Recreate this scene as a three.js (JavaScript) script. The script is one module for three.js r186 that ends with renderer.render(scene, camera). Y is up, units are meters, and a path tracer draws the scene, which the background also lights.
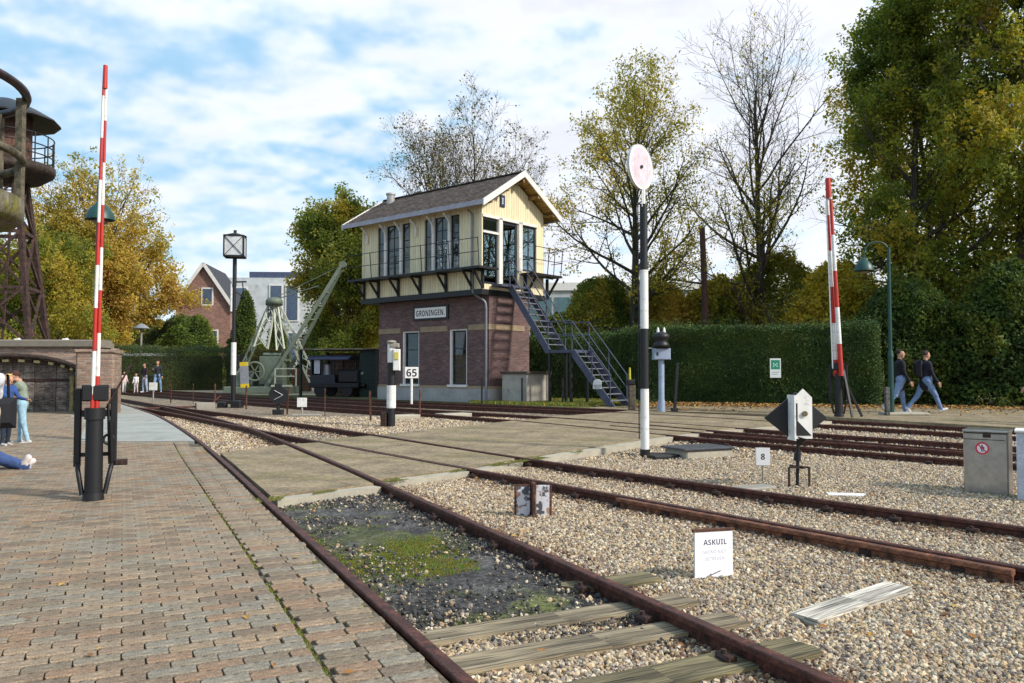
import * as THREE from 'three';
import { mergeGeometries, toCreasedNormals } from 'three/addons/utils/BufferGeometryUtils.js';

// ------------------------------------------------------------------ camera, sky, sun, exposure
const scene = new THREE.Scene();
const camera = new THREE.PerspectiveCamera(46.24, 1024 / 683, 0.1, 900);
camera.position.set(0, 1.35, 0);
camera.lookAt(0, 1.35 + 29 / 8, -100);
const renderer = new THREE.WebGLRenderer({ antialias: true });
renderer.setSize(1024, 683);
renderer.toneMapping = THREE.LinearToneMapping;
renderer.toneMappingExposure = 1.54;
renderer.shadowMap.enabled = true;

const sun = new THREE.DirectionalLight(new THREE.Color(1, 0.94, 0.85), 2.9);
sun.position.set(0.93 * 80, 56, 0.42 * 80);
sun.target.position.set(0, 0, -15);
sun.position.add(sun.target.position);
sun.shadow.radius = 12;
sun.castShadow = true;
Object.assign(sun.shadow.camera, { left: -60, right: 60, top: 60, bottom: -60, far: 260 });
sun.shadow.mapSize.set(4096, 4096);
scene.add(sun, sun.target);

function mulberry(a) { return () => { a |= 0; a = a + 0x6D2B79F5 | 0; let t = Math.imul(a ^ a >>> 15, 1 | a); t = t + Math.imul(t ^ t >>> 7, 61 | t) ^ t; return ((t ^ t >>> 14) >>> 0) / 4294967296; }; }
const clamp = (x, a = 0, b = 1) => Math.min(b, Math.max(a, x));
const sstep = (a, b, x) => { const t = clamp((x - a) / (b - a)); return t * t * (3 - 2 * t); };
const mix = (a, b, t) => a + (b - a) * t;
function hash2(x, y, s) { let h = Math.imul(x | 0, 374761393) + Math.imul(y | 0, 668265263) + Math.imul(s | 0, 974634777); h = Math.imul(h ^ h >>> 13, 1274126177); return ((h ^ h >>> 16) >>> 0) / 4294967296; }
// value noise that repeats after `per` cells (0: never)
function vnoise(x, y, per, s) {
  const xi = Math.floor(x), yi = Math.floor(y), fx = x - xi, fy = y - yi;
  const w = (a) => per ? ((a % per) + per) % per : a;
  const u = fx * fx * (3 - 2 * fx), v = fy * fy * (3 - 2 * fy);
  const a = hash2(w(xi), w(yi), s), b = hash2(w(xi + 1), w(yi), s), c = hash2(w(xi), w(yi + 1), s), d = hash2(w(xi + 1), w(yi + 1), s);
  return mix(mix(a, b, u), mix(c, d, u), v);
}
function fbm(x, y, per, s, oct = 5, gain = 0.5) {
  let sum = 0, a = 1, n = 0;
  for (let i = 0; i < oct; i++) { sum += a * vnoise(x, y, per, s + i * 17); n += a; a *= gain; x *= 2; y *= 2; per *= 2; }
  return sum / n;
}

// the sky: clear air with broken cloud on a flat layer, thicker toward the sun's side
{
  const W = 2048, Hh = 1024, data = new Float32Array(W * Hh * 4);
  for (let r = 0; r < Hh; r++) for (let c = 0; c < W; c++) {
    const el = (r + 0.5) / Hh * Math.PI - Math.PI / 2, az = (c + 0.5) / W * Math.PI * 2 - Math.PI;   // u: atan2(z, x)
    const x = Math.cos(el) * Math.cos(az), z = Math.cos(el) * Math.sin(az), y = Math.sin(el), i = (r * W + c) * 4;
    const e = Math.max(y, 0), t = Math.pow(1 - e, 4.2);
    let col = [mix(0.10, 0.42, t), mix(0.33, 0.61, t), mix(0.55, 0.73, t)];
    const k = 1.15 / (e + 0.16), px = x * k * 1.7 + 7.3, pz = z * k * 2.1 + 2.1;
    const warp = fbm(px * 0.7 + 9, pz * 0.7, 0, 5, 3) - 0.5;
    const n = 0.55 * fbm(px * 1.5 + warp * 1.4, pz * 1.5 + warp, 0, 11, 7, 0.56) + 0.45 * fbm(px * 5.2 + warp * 2, pz * 5.2, 0, 19, 5, 0.58);
    const side = 0.5 + 0.5 * (x * 0.86 - z * 0.1) / Math.max(0.2, Math.hypot(x, z));
    const edge = mix(0.555, 0.30, sstep(0.12, 0.66, side)) + 0.05 * e;
    const m = 1 - (1 - sstep(edge - 0.17, edge + 0.22, n)) * (1 - 0.20 * sstep(0.3, 0.62, fbm(px * 0.9 + 4, pz * 1.4, 0, 51, 5)));
    const dens = sstep(edge + 0.02, edge + 0.36, n), tex = fbm(px * 3 + 3, pz * 3, 0, 31, 5);
    const sh = 1 - 0.17 * dens - 0.16 * (tex - 0.5);
    const cl = [0.72 * sh, 0.735 * sh, 0.80 * sh], a = m * 0.95;
    if (y < 0) { data[i] = 0.16; data[i + 1] = 0.15; data[i + 2] = 0.13; }
    else for (let q = 0; q < 3; q++) data[i + q] = mix(col[q], cl[q], a);
    data[i + 3] = 1;
  }
  const sky = new THREE.DataTexture(data, W, Hh, THREE.RGBAFormat, THREE.FloatType);
  sky.mapping = THREE.EquirectangularReflectionMapping;
  sky.magFilter = sky.minFilter = THREE.LinearFilter;
  sky.needsUpdate = true;
  scene.background = sky; scene.environment = sky;
}

// ------------------------------------------------------------------ helpers
const R = mulberry(20251);
const V = (x, y, z) => new THREE.Vector3(x, y, z);
const rise = (z) => 0.18 * sstep(11, 22, -z);           // the yard climbs 18 cm away from the platform
const rr = (a, b, r = R) => a + (b - a) * r();

const texCache = {};
function grayTex(key, size, f, srgb = true) {
  if (texCache[key]) return texCache[key];
  const d = new Uint8Array(size * size * 4);
  for (let y = 0; y < size; y++) for (let x = 0; x < size; x++) {
    const v = f(x / size, y / size, x, y), i = (y * size + x) * 4;
    const a = Array.isArray(v) ? v : [v, v, v];
    for (let q = 0; q < 3; q++) d[i + q] = clamp(a[q]) * 255;
    d[i + 3] = 255;
  }
  const t = new THREE.DataTexture(d, size, size);
  t.wrapS = t.wrapT = THREE.RepeatWrapping; t.magFilter = THREE.LinearFilter; t.minFilter = THREE.LinearMipmapLinearFilter; t.generateMipmaps = true;
  if (srgb) t.colorSpace = THREE.SRGBColorSpace;
  t.needsUpdate = true;
  return texCache[key] = t;
}
function rep(t, u, v = u) { const c = t.clone(); c.repeat.set(u, v); c.needsUpdate = true; return c; }
const TX = {
  wear: grayTex('wear', 512, (u, v) => 0.70 + 0.22 * fbm(u * 6, v * 6, 6, 3, 6) + 0.16 * (fbm(u * 40, v * 40, 40, 9, 3) - 0.5) + 0.06),
  clean: grayTex('clean', 256, (u, v) => 0.90 + 0.10 * fbm(u * 5, v * 5, 5, 15, 5) - 0.10 * sstep(0.66, 0.78, fbm(u * 14, v * 14, 14, 16, 4))),
  rough: grayTex('rough', 512, (u, v) => { const n = fbm(u * 9, v * 9, 9, 21, 6, 0.6), m = fbm(u * 64, v * 64, 64, 22, 3); return 0.45 + 0.75 * (n - 0.25) + 0.35 * (m - 0.5); }),
  brickface: grayTex('brickface', 512, (u, v) => { const n = fbm(u * 7, v * 7, 7, 25, 6, 0.62), m = fbm(u * 90, v * 90, 90, 26, 2), d = sstep(0.60, 0.74, fbm(u * 12, v * 12, 12, 27, 4)); const k = 0.80 + 0.5 * (n - 0.5) + 0.30 * (m - 0.5) - 0.22 * d; return [k, k * 0.985, k * 0.96]; }),
  rust: grayTex('rust', 512, (u, v) => { const n = fbm(u * 10, v * 10, 10, 41, 6, 0.62), m = fbm(u * 50, v * 50, 50, 42, 4); const k = 0.55 + 0.9 * (n - 0.3) + 0.5 * (m - 0.5); return [k, k * mix(0.80, 1.0, m), k * mix(0.7, 1.05, m)]; }),
  wood: grayTex('wood', 512, (u, v) => { const g = fbm(u * 4, v * 70, 70, 51, 4), c = fbm(u * 3, v * 10, 10, 52, 4), k = sstep(0.60, 0.70, fbm(u * 5, v * 110, 110, 55, 2)); return clamp(0.42 + 0.62 * g + 0.3 * (c - 0.5) - 0.22 * k); }),
  board: grayTex('board', 512, (u, v) => { const b = u * 8, f = b - Math.floor(b), j = Math.min(f, 1 - f) < 0.05 ? 0.80 : 1; return j * (0.90 + 0.05 * hash2(Math.floor(b), 1, 5) + 0.12 * (fbm(u * 30, v * 5, 30, 61, 4) - 0.5)); }),
  boardB: grayTex('boardB', 512, (u) => { const b = u * 8, f = b - Math.floor(b); return Math.min(f, 1 - f) < 0.06 ? 0.1 : 0.9; }, false),
  bark: grayTex('bark', 256, (u, v) => 0.35 + 0.75 * fbm(u * 22, v * 5, 22, 71, 5)),
  plaster: grayTex('plaster', 512, (u, v) => 0.74 + 0.22 * fbm(u * 5, v * 5, 5, 81, 6) - 0.16 * sstep(0.55, 0.75, fbm(u * 3, v * 3, 3, 86, 5)) + 0.1 * (fbm(u * 60, v * 60, 60, 84, 2) - 0.5)),
  cloth: grayTex('cloth', 128, (u, v) => 0.80 + 0.25 * fbm(u * 9, v * 9, 9, 91, 4)),
};
function brickTex(key, cols, rows, pal, mortar, seed) {
  const cell = (u, v) => { const row = Math.floor(v * rows), uu = u * cols + (row % 2 ? 0.5 : 0), col = ((Math.floor(uu) % cols) + cols) % cols, fx = uu - Math.floor(uu), fy = v * rows - row; return [row, col, fx, fy]; };
  const col = grayTex(key, 1024, (u, v) => {
    const [row, c, fx, fy] = cell(u, v), n = fbm(u * 60, v * 60, 60, seed, 3), big = fbm(u * 4, v * 4, 4, seed + 3, 4);
    if (Math.min(fx, 1 - fx) < 0.025 || Math.min(fy, 1 - fy) < 0.08) return mortar.map((m) => m * (0.8 + 0.4 * n));
    const p = pal[Math.floor(hash2(row, c, seed) * pal.length)], k = (0.82 + 0.3 * n) * (0.84 + 0.32 * big) * (0.93 + 0.14 * hash2(c, row, seed + 1));
    return p.map((q) => q * k);
  });
  const bump = grayTex(key + 'B', 512, (u, v) => { const [, , fx, fy] = cell(u, v); return Math.min(fx, 1 - fx) < 0.03 || Math.min(fy, 1 - fy) < 0.10 ? 0.1 : 0.75 + 0.25 * fbm(u * 60, v * 60, 60, seed, 2); }, false);
  return [col, bump];
}
const C = (hex) => new THREE.Color(hex);
// a painted, rusty or wooden surface: colour times a wear texture, with the same texture as relief
function mat(color, { rough = 0.75, metal = 0, tex = 'wear', s = 1, bump = 0.002, name = '', ...rest } = {}) {
  const t = tex ? rep(TX[tex] ?? tex, Array.isArray(s) ? s[0] : s, Array.isArray(s) ? s[1] : s) : null;
  return new THREE.MeshStandardMaterial({ name, color: C(color), roughness: rough, metalness: metal, map: t, bumpMap: t && bump ? t : null, bumpScale: bump, ...rest });
}

function clean(g) {
  const n = g.index ? g.toNonIndexed() : g.clone();
  for (const k of Object.keys(n.attributes)) if (!['position', 'normal'].includes(k)) n.deleteAttribute(k);
  if (!n.attributes.normal) n.computeVertexNormals();
  return n;
}
function triuv(g) {
  const p = g.attributes.position, n = g.attributes.normal, uv = new Float32Array(p.count * 2);
  for (let i = 0; i < p.count; i += 3) {
    let ax = 0, ay = 0, az = 0;
    for (let k = i; k < i + 3 && k < p.count; k++) { ax += Math.abs(n.getX(k)); ay += Math.abs(n.getY(k)); az += Math.abs(n.getZ(k)); }
    for (let k = i; k < i + 3 && k < p.count; k++) {
      const x = p.getX(k), y = p.getY(k), z = p.getZ(k);
      if (ay >= ax && ay >= az) { uv[k * 2] = x; uv[k * 2 + 1] = z; } else if (ax >= az) { uv[k * 2] = z; uv[k * 2 + 1] = y; } else { uv[k * 2] = x; uv[k * 2 + 1] = y; }
    }
  }
  g.setAttribute('uv', new THREE.BufferAttribute(uv, 2));
  return g;
}
const M = (list) => { list = list.flat(9); return triuv(list.length === 1 ? clean(list[0]) : mergeGeometries(list.map(clean))); };
// box centred at x, z with its foot at y0
const box = (w, h, d, x = 0, y0 = 0, z = 0, ry = 0) => { const g = new THREE.BoxGeometry(w, h, d); g.translate(0, h / 2, 0); if (ry) g.rotateY(ry); return g.translate(x, y0, z); };
const bx = (x0, x1, y0, y1, z0, z1) => new THREE.BoxGeometry(x1 - x0, y1 - y0, z1 - z0).translate((x0 + x1) / 2, (y0 + y1) / 2, (z0 + z1) / 2);
// box with small chamfers all round
function cham(w, h, d, c, x = 0, y0 = 0, z = 0, ry = 0) {
  const s = new THREE.Shape(), a = w / 2 - c, b = h - 2 * c;
  s.moveTo(-a, 0); s.lineTo(a, 0); s.lineTo(a, b); s.lineTo(-a, b); s.closePath();
  const g = new THREE.ExtrudeGeometry(s, { depth: d - 2 * c, bevelEnabled: true, bevelSegments: 1, bevelSize: c, bevelThickness: c, steps: 1 });
  g.translate(0, c, -d / 2 + c); if (ry) g.rotateY(ry); return g.translate(x, y0, z);
}
function along(g, p, q) {   // turns a shape built along +y, centred, so that it runs from p to q
  const d = q.clone().sub(p), m = new THREE.Matrix4().compose(p.clone().add(q).multiplyScalar(0.5), new THREE.Quaternion().setFromUnitVectors(V(0, 1, 0), d.clone().normalize()), V(1, 1, 1));
  return g.applyMatrix4(m);
}
const rod = (p, q, r1, r2 = r1, n = 8) => along(new THREE.CylinderGeometry(r2, r1, p.distanceTo(q), n), p, q);
const P3 = (a) => Array.isArray(a) ? V(...a) : a;
const rd = (p, q, r1, r2, n) => rod(P3(p), P3(q), r1, r2, n);
function bar(p, q, w, d = w) {   // square bar from p to q
  p = P3(p); q = P3(q);
  const dir = q.clone().sub(p), L = dir.length(); dir.normalize();
  const up = Math.abs(dir.y) > 0.97 ? V(0, 0, 1) : V(0, 1, 0), sx = V(0, 0, 0).crossVectors(dir, up).normalize(), sy = V(0, 0, 0).crossVectors(dir, sx);
  const m = new THREE.Matrix4().makeBasis(sx, sy, dir).setPosition(p.clone().add(q).multiplyScalar(0.5));
  return new THREE.BoxGeometry(w, d, L).applyMatrix4(m);
}
const tube = (pts, r, n = 6, seg = 0) => new THREE.TubeGeometry(new THREE.CatmullRomCurve3(pts.map(P3)), seg || pts.length * 5, r, n);
const lathe = (pts, n = 20, x = 0, y = 0, z = 0) => new THREE.LatheGeometry(pts.map(([a, b]) => new THREE.Vector2(a, b)), n).translate(x, y, z);

const taken = {};
function numbered(n) { const k = taken[n] = (taken[n] ?? -1) + 1; return k ? n + '_' + String(k).padStart(3, '0') : n; }
function tag(o, label, category, group, kind) { if (label) o.userData.label = label; if (category) o.userData.category = category; if (group) o.userData.group = group; if (kind) o.userData.kind = kind; return o; }
function thing(name, label, category, [x, y, z] = [0, 0, 0], turn = 0, group) {
  const o = new THREE.Group(); o.name = numbered(name); scene.add(o); o.position.set(x, y, z); o.rotation.y = turn;
  return tag(o, label, category, group);
}
function part(name, geos, m, parent, label) {
  const o = new THREE.Mesh(Array.isArray(geos) ? M(geos) : geos, m); o.name = parent ? name : numbered(name); (parent ?? scene).add(o);
  if (label) o.userData.label = label;
  return o;
}
function struct(name, geos, m, label, category) { const o = part(name, geos, m); return tag(o, label, category, null, 'structure'); }
function textTex(w, h, draw) {
  const c = document.createElement('canvas'); c.width = w; c.height = h; const g = c.getContext('2d'); draw(g, w, h);
  const t = new THREE.CanvasTexture(c); t.colorSpace = THREE.SRGBColorSpace; t.magFilter = THREE.LinearFilter; return t;
}
// a printed face: a plane w x h that shows a canvas
function printed(name, w, h, px, py, draw, parent, [x, y, z], ry = 0, rough = 0.5) {
  const o = new THREE.Mesh(new THREE.PlaneGeometry(w, h), new THREE.MeshStandardMaterial({ map: textTex(px, py, draw), roughness: rough })); o.name = name;
  o.position.set(x, y, z); o.rotation.y = ry; parent.add(o); return o;
}
// ------------------------------------------------------------------ materials shared by many things
const m_rail = mat('#6e4638', { tex: 'rust', rough: 0.62, metal: 0.15, s: 1.4, bump: 0.0015, name: 'rusty rail steel' });
const m_chair = mat('#46322a', { tex: 'rust', rough: 0.85, s: 3, bump: 0.004 });
const m_rust = mat('#74503c', { tex: 'rust', rough: 0.85, s: 2, bump: 0.002 });
const m_black = mat('#1b1b1e', { rough: 0.5, s: 2, bump: 0.001 });
const m_white = mat('#f1efe9', { tex: 'clean', rough: 0.5, s: 1.5, bump: 0.0008 });
const m_red = mat('#c02f22', { tex: 'clean', rough: 0.5, s: 1.5, bump: 0.0008 });
const m_conc = mat('#a9a397', { tex: 'plaster', rough: 0.92, s: 0.8, bump: 0.004 });
const m_concL = mat('#c2bba8', { tex: 'plaster', rough: 0.92, s: 1.2, bump: 0.004 });
const m_steelg = mat('#50556a', { rough: 0.55, s: 1, bump: 0.001 });
const m_crane = mat('#737e6e', { rough: 0.6, s: 1, bump: 0.001 });
const m_lampgreen = mat('#1c4c45', { rough: 0.45, s: 1, bump: 0.0006 });
const m_sleeper = mat('#b0a082', { tex: 'wood', rough: 0.92, s: [0.9, 1.2], bump: 0.004 });
const m_sleeperM = mat('#958a66', { tex: 'wood', rough: 0.95, s: [0.9, 1.2], bump: 0.004 });
const m_plank = mat('#fbf2e0', { tex: 'wood', rough: 0.9, s: [0.9, 1.2], bump: 0.003 });
const m_galv = new THREE.MeshStandardMaterial({ color: C('#c9c4bb'), roughness: 0.32, metalness: 0.9, map: rep(TX.wear, 0.5) });
const m_glass = new THREE.MeshPhysicalMaterial({ color: C('#dfe8ea'), roughness: 0.03, transmission: 1, thickness: 0, ior: 1.5 });

// gravel: cells of pebble colours, used where single stones are too far away to tell apart
const PEB = [[0.75, 0.67, 0.53], [0.69, 0.60, 0.46], [0.77, 0.70, 0.58], [0.61, 0.53, 0.43], [0.53, 0.48, 0.42], [0.64, 0.53, 0.40], [0.66, 0.62, 0.55], [0.46, 0.40, 0.36], [0.79, 0.74, 0.65], [0.56, 0.51, 0.46]];
function pebbleTex(key, N, seed) {
  const pts = []; for (let j = 0; j < N; j++) for (let i = 0; i < N; i++) pts.push([i + hash2(i, j, seed), j + hash2(i, j, seed + 1)]);
  const near = (u, v) => {
    const x = u * N, y = v * N, ci = Math.floor(x), cj = Math.floor(y); let d1 = 9, d2 = 9, id = 0;
    for (let b = -1; b <= 1; b++) for (let a = -1; a <= 1; a++) {
      const i = ((ci + a) % N + N) % N, j = ((cj + b) % N + N) % N, p = pts[j * N + i], dx = p[0] - i + ci + a - x, dy = p[1] - j + cj + b - y, d = Math.hypot(dx, dy);
      if (d < d1) { d2 = d1; d1 = d; id = j * N + i; } else if (d < d2) d2 = d;
    }
    return [d1, d2, id];
  };
  const col = grayTex(key, 1024, (u, v) => {
    const [d1, d2, id] = near(u, v), p = PEB[Math.floor(hash2(id, 3, seed) * PEB.length)], big = fbm(u * 3, v * 3, 3, seed + 8, 4);
    const gap = sstep(0.0, 0.16, d2 - d1), k = (0.75 + 0.35 * hash2(id, 7, seed)) * (0.86 + 0.28 * big);
    return p.map((q, n) => mix([0.36, 0.31, 0.26][n], q, gap) * k);
  });
  const bump = grayTex(key + 'B', 512, (u, v) => { const [d1, d2] = near(u, v); return sstep(0, 0.5, d2 - d1) * (1 - 0.4 * d1); }, false);
  return [col, bump];
}
const [gravT, gravB] = pebbleTex('gravel', 44, 5);
const m_gravel = new THREE.MeshStandardMaterial({ map: rep(gravT, 0.5), bumpMap: rep(gravB, 0.5), bumpScale: 0.02, roughness: 0.95 });

// ------------------------------------------------------------------ track alignments (x, z in metres, from the near end to the far end)
const curve = (pts, step = 0.35) => { const c = new THREE.CatmullRomCurve3(pts.map(([x, z]) => V(x, 0, z)), false, 'centripetal'); return c.getSpacedPoints(Math.ceil(c.getLength() / step)).map((p) => [p.x, p.z]); };
function offset(path, d) {   // d > 0: to the right seen along the path
  return path.map((p, i) => { const a = path[Math.max(0, i - 1)], b = path[Math.min(path.length - 1, i + 1)], L = Math.hypot(b[0] - a[0], b[1] - a[1]); return [p[0] - (b[1] - a[1]) / L * d, p[1] + (b[0] - a[0]) / L * d]; });
}
const ALIGN = {
  E: curve([[2.01, 0.98], [-0.18, -3.51], [-2.33, -7.92], [-4.48, -12.34], [-6.14, -15.51], [-9.13, -20.75], [-11.74, -25.04], [-15.35, -30.77], [-21, -39]]),
  A: curve([[3.58, 0.98], [1.42, -3.51], [-1.27, -9.1], [-2.77, -12.15], [-5.34, -16.8], [-6.5, -18.65], [-8.9, -22.3], [-12.4, -27.7]]),
  B: curve([[8.3, 0.87], [3.52, -5.55], [1.78, -7.89], [-0.71, -11.25], [-3.73, -15.0], [-5.31, -16.9], [-8.08, -20.4], [-11.22, -24.6], [-12.5, -26.3]]),
  C: curve([[9.35, -0.66], [4.42, -6.96], [2.41, -9.5], [0.11, -12.47], [-2.63, -15.85], [-3.97, -17.4], [-7.17, -21.2], [-11.88, -27.2], [-17.9, -35.7], [-24, -44]]),
  G1: curve([[12.5, -6.6], [7.39, -11.6], [5.28, -13.7], [3.42, -15.6], [0.75, -18.6], [-2.51, -21.95], [-5.68, -25.2], [-10.44, -30.6], [-18, -39.5], [-26, -49]]),
  R3: curve([[14.5, -8.9], [8.79, -13.9], [5.97, -16.4], [4.5, -17.75], [3.2, -19.0]]),
  G3: curve([[17, -9.2], [9.89, -15.6], [6.94, -18.3], [3.05, -22.4], [-3.86, -28.3], [-12.25, -36.5], [-20, -44.5], [-28, -53]]),
};
const side = (path) => { const a = path[0], b = path[path.length - 1]; return a[0] > b[0] ? 1 : -1; };
ALIGN.G2 = offset(ALIGN.G1, 1.435 * side(ALIGN.G1));
ALIGN.R2 = offset(ALIGN.R3, -1.435);
ALIGN.G4 = offset(ALIGN.G3, 1.435);
function distTo(path, x, z) {   // [distance, signed side (+ right of the run)]
  let best = 1e9, sg = 0;
  for (let i = 0; i + 1 < path.length; i++) {
    const [ax, az] = path[i], [bx_, bz] = path[i + 1], dx = bx_ - ax, dz = bz - az, t = clamp(((x - ax) * dx + (z - az) * dz) / (dx * dx + dz * dz)), ex = x - ax - dx * t, ez = z - az - dz * t, d = ex * ex + ez * ez;
    if (d < best) { best = d; sg = Math.sign(-(ex * dz - ez * dx)); }
  }
  return [Math.sqrt(best), sg];
}
const xAt = (path, z) => { for (let i = 0; i + 1 < path.length; i++) { const [ax, az] = path[i], [bx_, bz] = path[i + 1]; if ((az - z) * (bz - z) <= 0 && az !== bz) return ax + (bx_ - ax) * (z - az) / (bz - az); } return NaN; };
const zAt = (path, x) => { for (let i = 0; i + 1 < path.length; i++) { const [ax, az] = path[i], [bx_, bz] = path[i + 1]; if ((ax - x) * (bx_ - x) <= 0 && ax !== bx_) return az + (bz - az) * (x - ax) / (bx_ - ax); } return NaN; };
const lerpAt = (line, x) => { if (x <= line[0][0]) return line[0][1] + (x - line[0][0]) * (line[1][1] - line[0][1]) / (line[1][0] - line[0][0]); for (let i = 0; i + 1 < line.length; i++) if (x <= line[i + 1][0] || i + 2 === line.length) return mix(line[i][1], line[i + 1][1], (x - line[i][0]) / (line[i + 1][0] - line[i][0])); };
const inPoly = (poly, x, z) => { let c = false; for (let i = 0, j = poly.length - 1; i < poly.length; j = i++) { const [xi, zi] = poly[i], [xj, zj] = poly[j]; if ((zi > z) !== (zj > z) && x < (xj - xi) * (z - zi) / (zj - zi) + xi) c = !c; } return c; };

// ------------------------------------------------------------------ ground sheets
function grid(x0, x1, z0, z1, nx, nz, yf, warp = (t) => t) {
  const pos = [], idx = [];
  for (let j = 0; j <= nz; j++) for (let i = 0; i <= nx; i++) { const x = mix(x0, x1, warp(i / nx)), z = mix(z0, z1, warp(j / nz)); pos.push(x, yf(x, z), z); }
  for (let j = 0; j < nz; j++) for (let i = 0; i < nx; i++) { const a = j * (nx + 1) + i, b = a + 1, c = a + nx + 1, d = c + 1; idx.push(a, c, b, b, c, d); }
  const g = new THREE.BufferGeometry(); g.setAttribute('position', new THREE.Float32BufferAttribute(pos, 3)); g.setIndex(idx); g.computeVertexNormals();
  const uv = []; for (let i = 0; i < pos.length; i += 3) uv.push(pos[i], pos[i + 2]); g.setAttribute('uv', new THREE.Float32BufferAttribute(uv, 2));
  return g;
}
const BED = -0.135;   // ballast below the rail tops
const grassT = grayTex('grass', 512, (u, v) => { const n = fbm(u * 5, v * 5, 5, 101, 6, 0.6), f = fbm(u * 70, v * 70, 70, 103, 3); const k = 0.45 + 0.7 * f; const dry = sstep(0.45, 0.62, n); return [mix(0.33, 0.50, dry) * k, mix(0.38, 0.42, dry) * k, mix(0.16, 0.24, dry) * k]; });
struct('ground', grid(-400, 400, -420, 60, 90, 90, (x, z) => rise(z) - 0.2 , (t) => { const q = t * 2 - 1; return 0.5 + 0.5 * Math.sign(q) * Math.pow(Math.abs(q), 2.2); }),
  new THREE.MeshStandardMaterial({ map: rep(grassT, 0.4), roughness: 1 }), 'rough grass and earth beyond the railway yard', 'ground');
struct('ballast_bed', grid(-30, 26, -52, 4, 112, 112, (x, z) => rise(z) + BED + 0.025 * (fbm(x * 1.3, z * 1.3, 0, 7, 3) - 0.5)), m_gravel, 'beige gravel ballast under the tracks', 'ballast');

// polygon sheet with a skirt, following the rise
function sheet(poly, dy, depth, cell = 0.8) {
  const s = new THREE.Shape(poly.map(([x, z]) => new THREE.Vector2(x, -z)));
  const top = new THREE.ShapeGeometry(s); top.rotateX(-Math.PI / 2);
  // split long edges so the sheet can follow the rise
  let g = top.toNonIndexed(); const out = []; const p = g.attributes.position;
  const cut = (a, b, c, n) => { const L = [a.distanceTo(b), b.distanceTo(c), c.distanceTo(a)], m = Math.max(...L); if (m < cell || n > 12) { out.push(a, b, c); return; } const k = L.indexOf(m), T = [a, b, c], q = T[k].clone().add(T[(k + 1) % 3]).multiplyScalar(0.5); cut(T[k], q, T[(k + 2) % 3], n + 1); cut(q, T[(k + 1) % 3], T[(k + 2) % 3], n + 1); };
  for (let i = 0; i < p.count; i += 3) cut(V().fromBufferAttribute(p, i), V().fromBufferAttribute(p, i + 1), V().fromBufferAttribute(p, i + 2), 0);
  const pos = []; for (const v of out) pos.push(v.x, rise(v.z) + dy, v.z);
  if (depth) for (let i = 0; i < poly.length; i++) {
    const a = poly[i], b = poly[(i + 1) % poly.length], n = Math.max(1, Math.ceil(Math.hypot(a[0] - b[0], a[1] - b[1]) / 0.8));
    for (let k = 0; k < n; k++) { const x0 = mix(a[0], b[0], k / n), z0 = mix(a[1], b[1], k / n), x1 = mix(a[0], b[0], (k + 1) / n), z1 = mix(a[1], b[1], (k + 1) / n), y0 = rise(z0) + dy, y1 = rise(z1) + dy; pos.push(x0, y0, z0, x0, y0 - depth, z0, x1, y1, z1, x1, y1, z1, x0, y0 - depth, z0, x1, y1 - depth, z1); }
  }
  g = new THREE.BufferGeometry(); g.setAttribute('position', new THREE.Float32BufferAttribute(pos, 3)); g.computeVertexNormals();
  return triuv(g);
}

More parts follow.
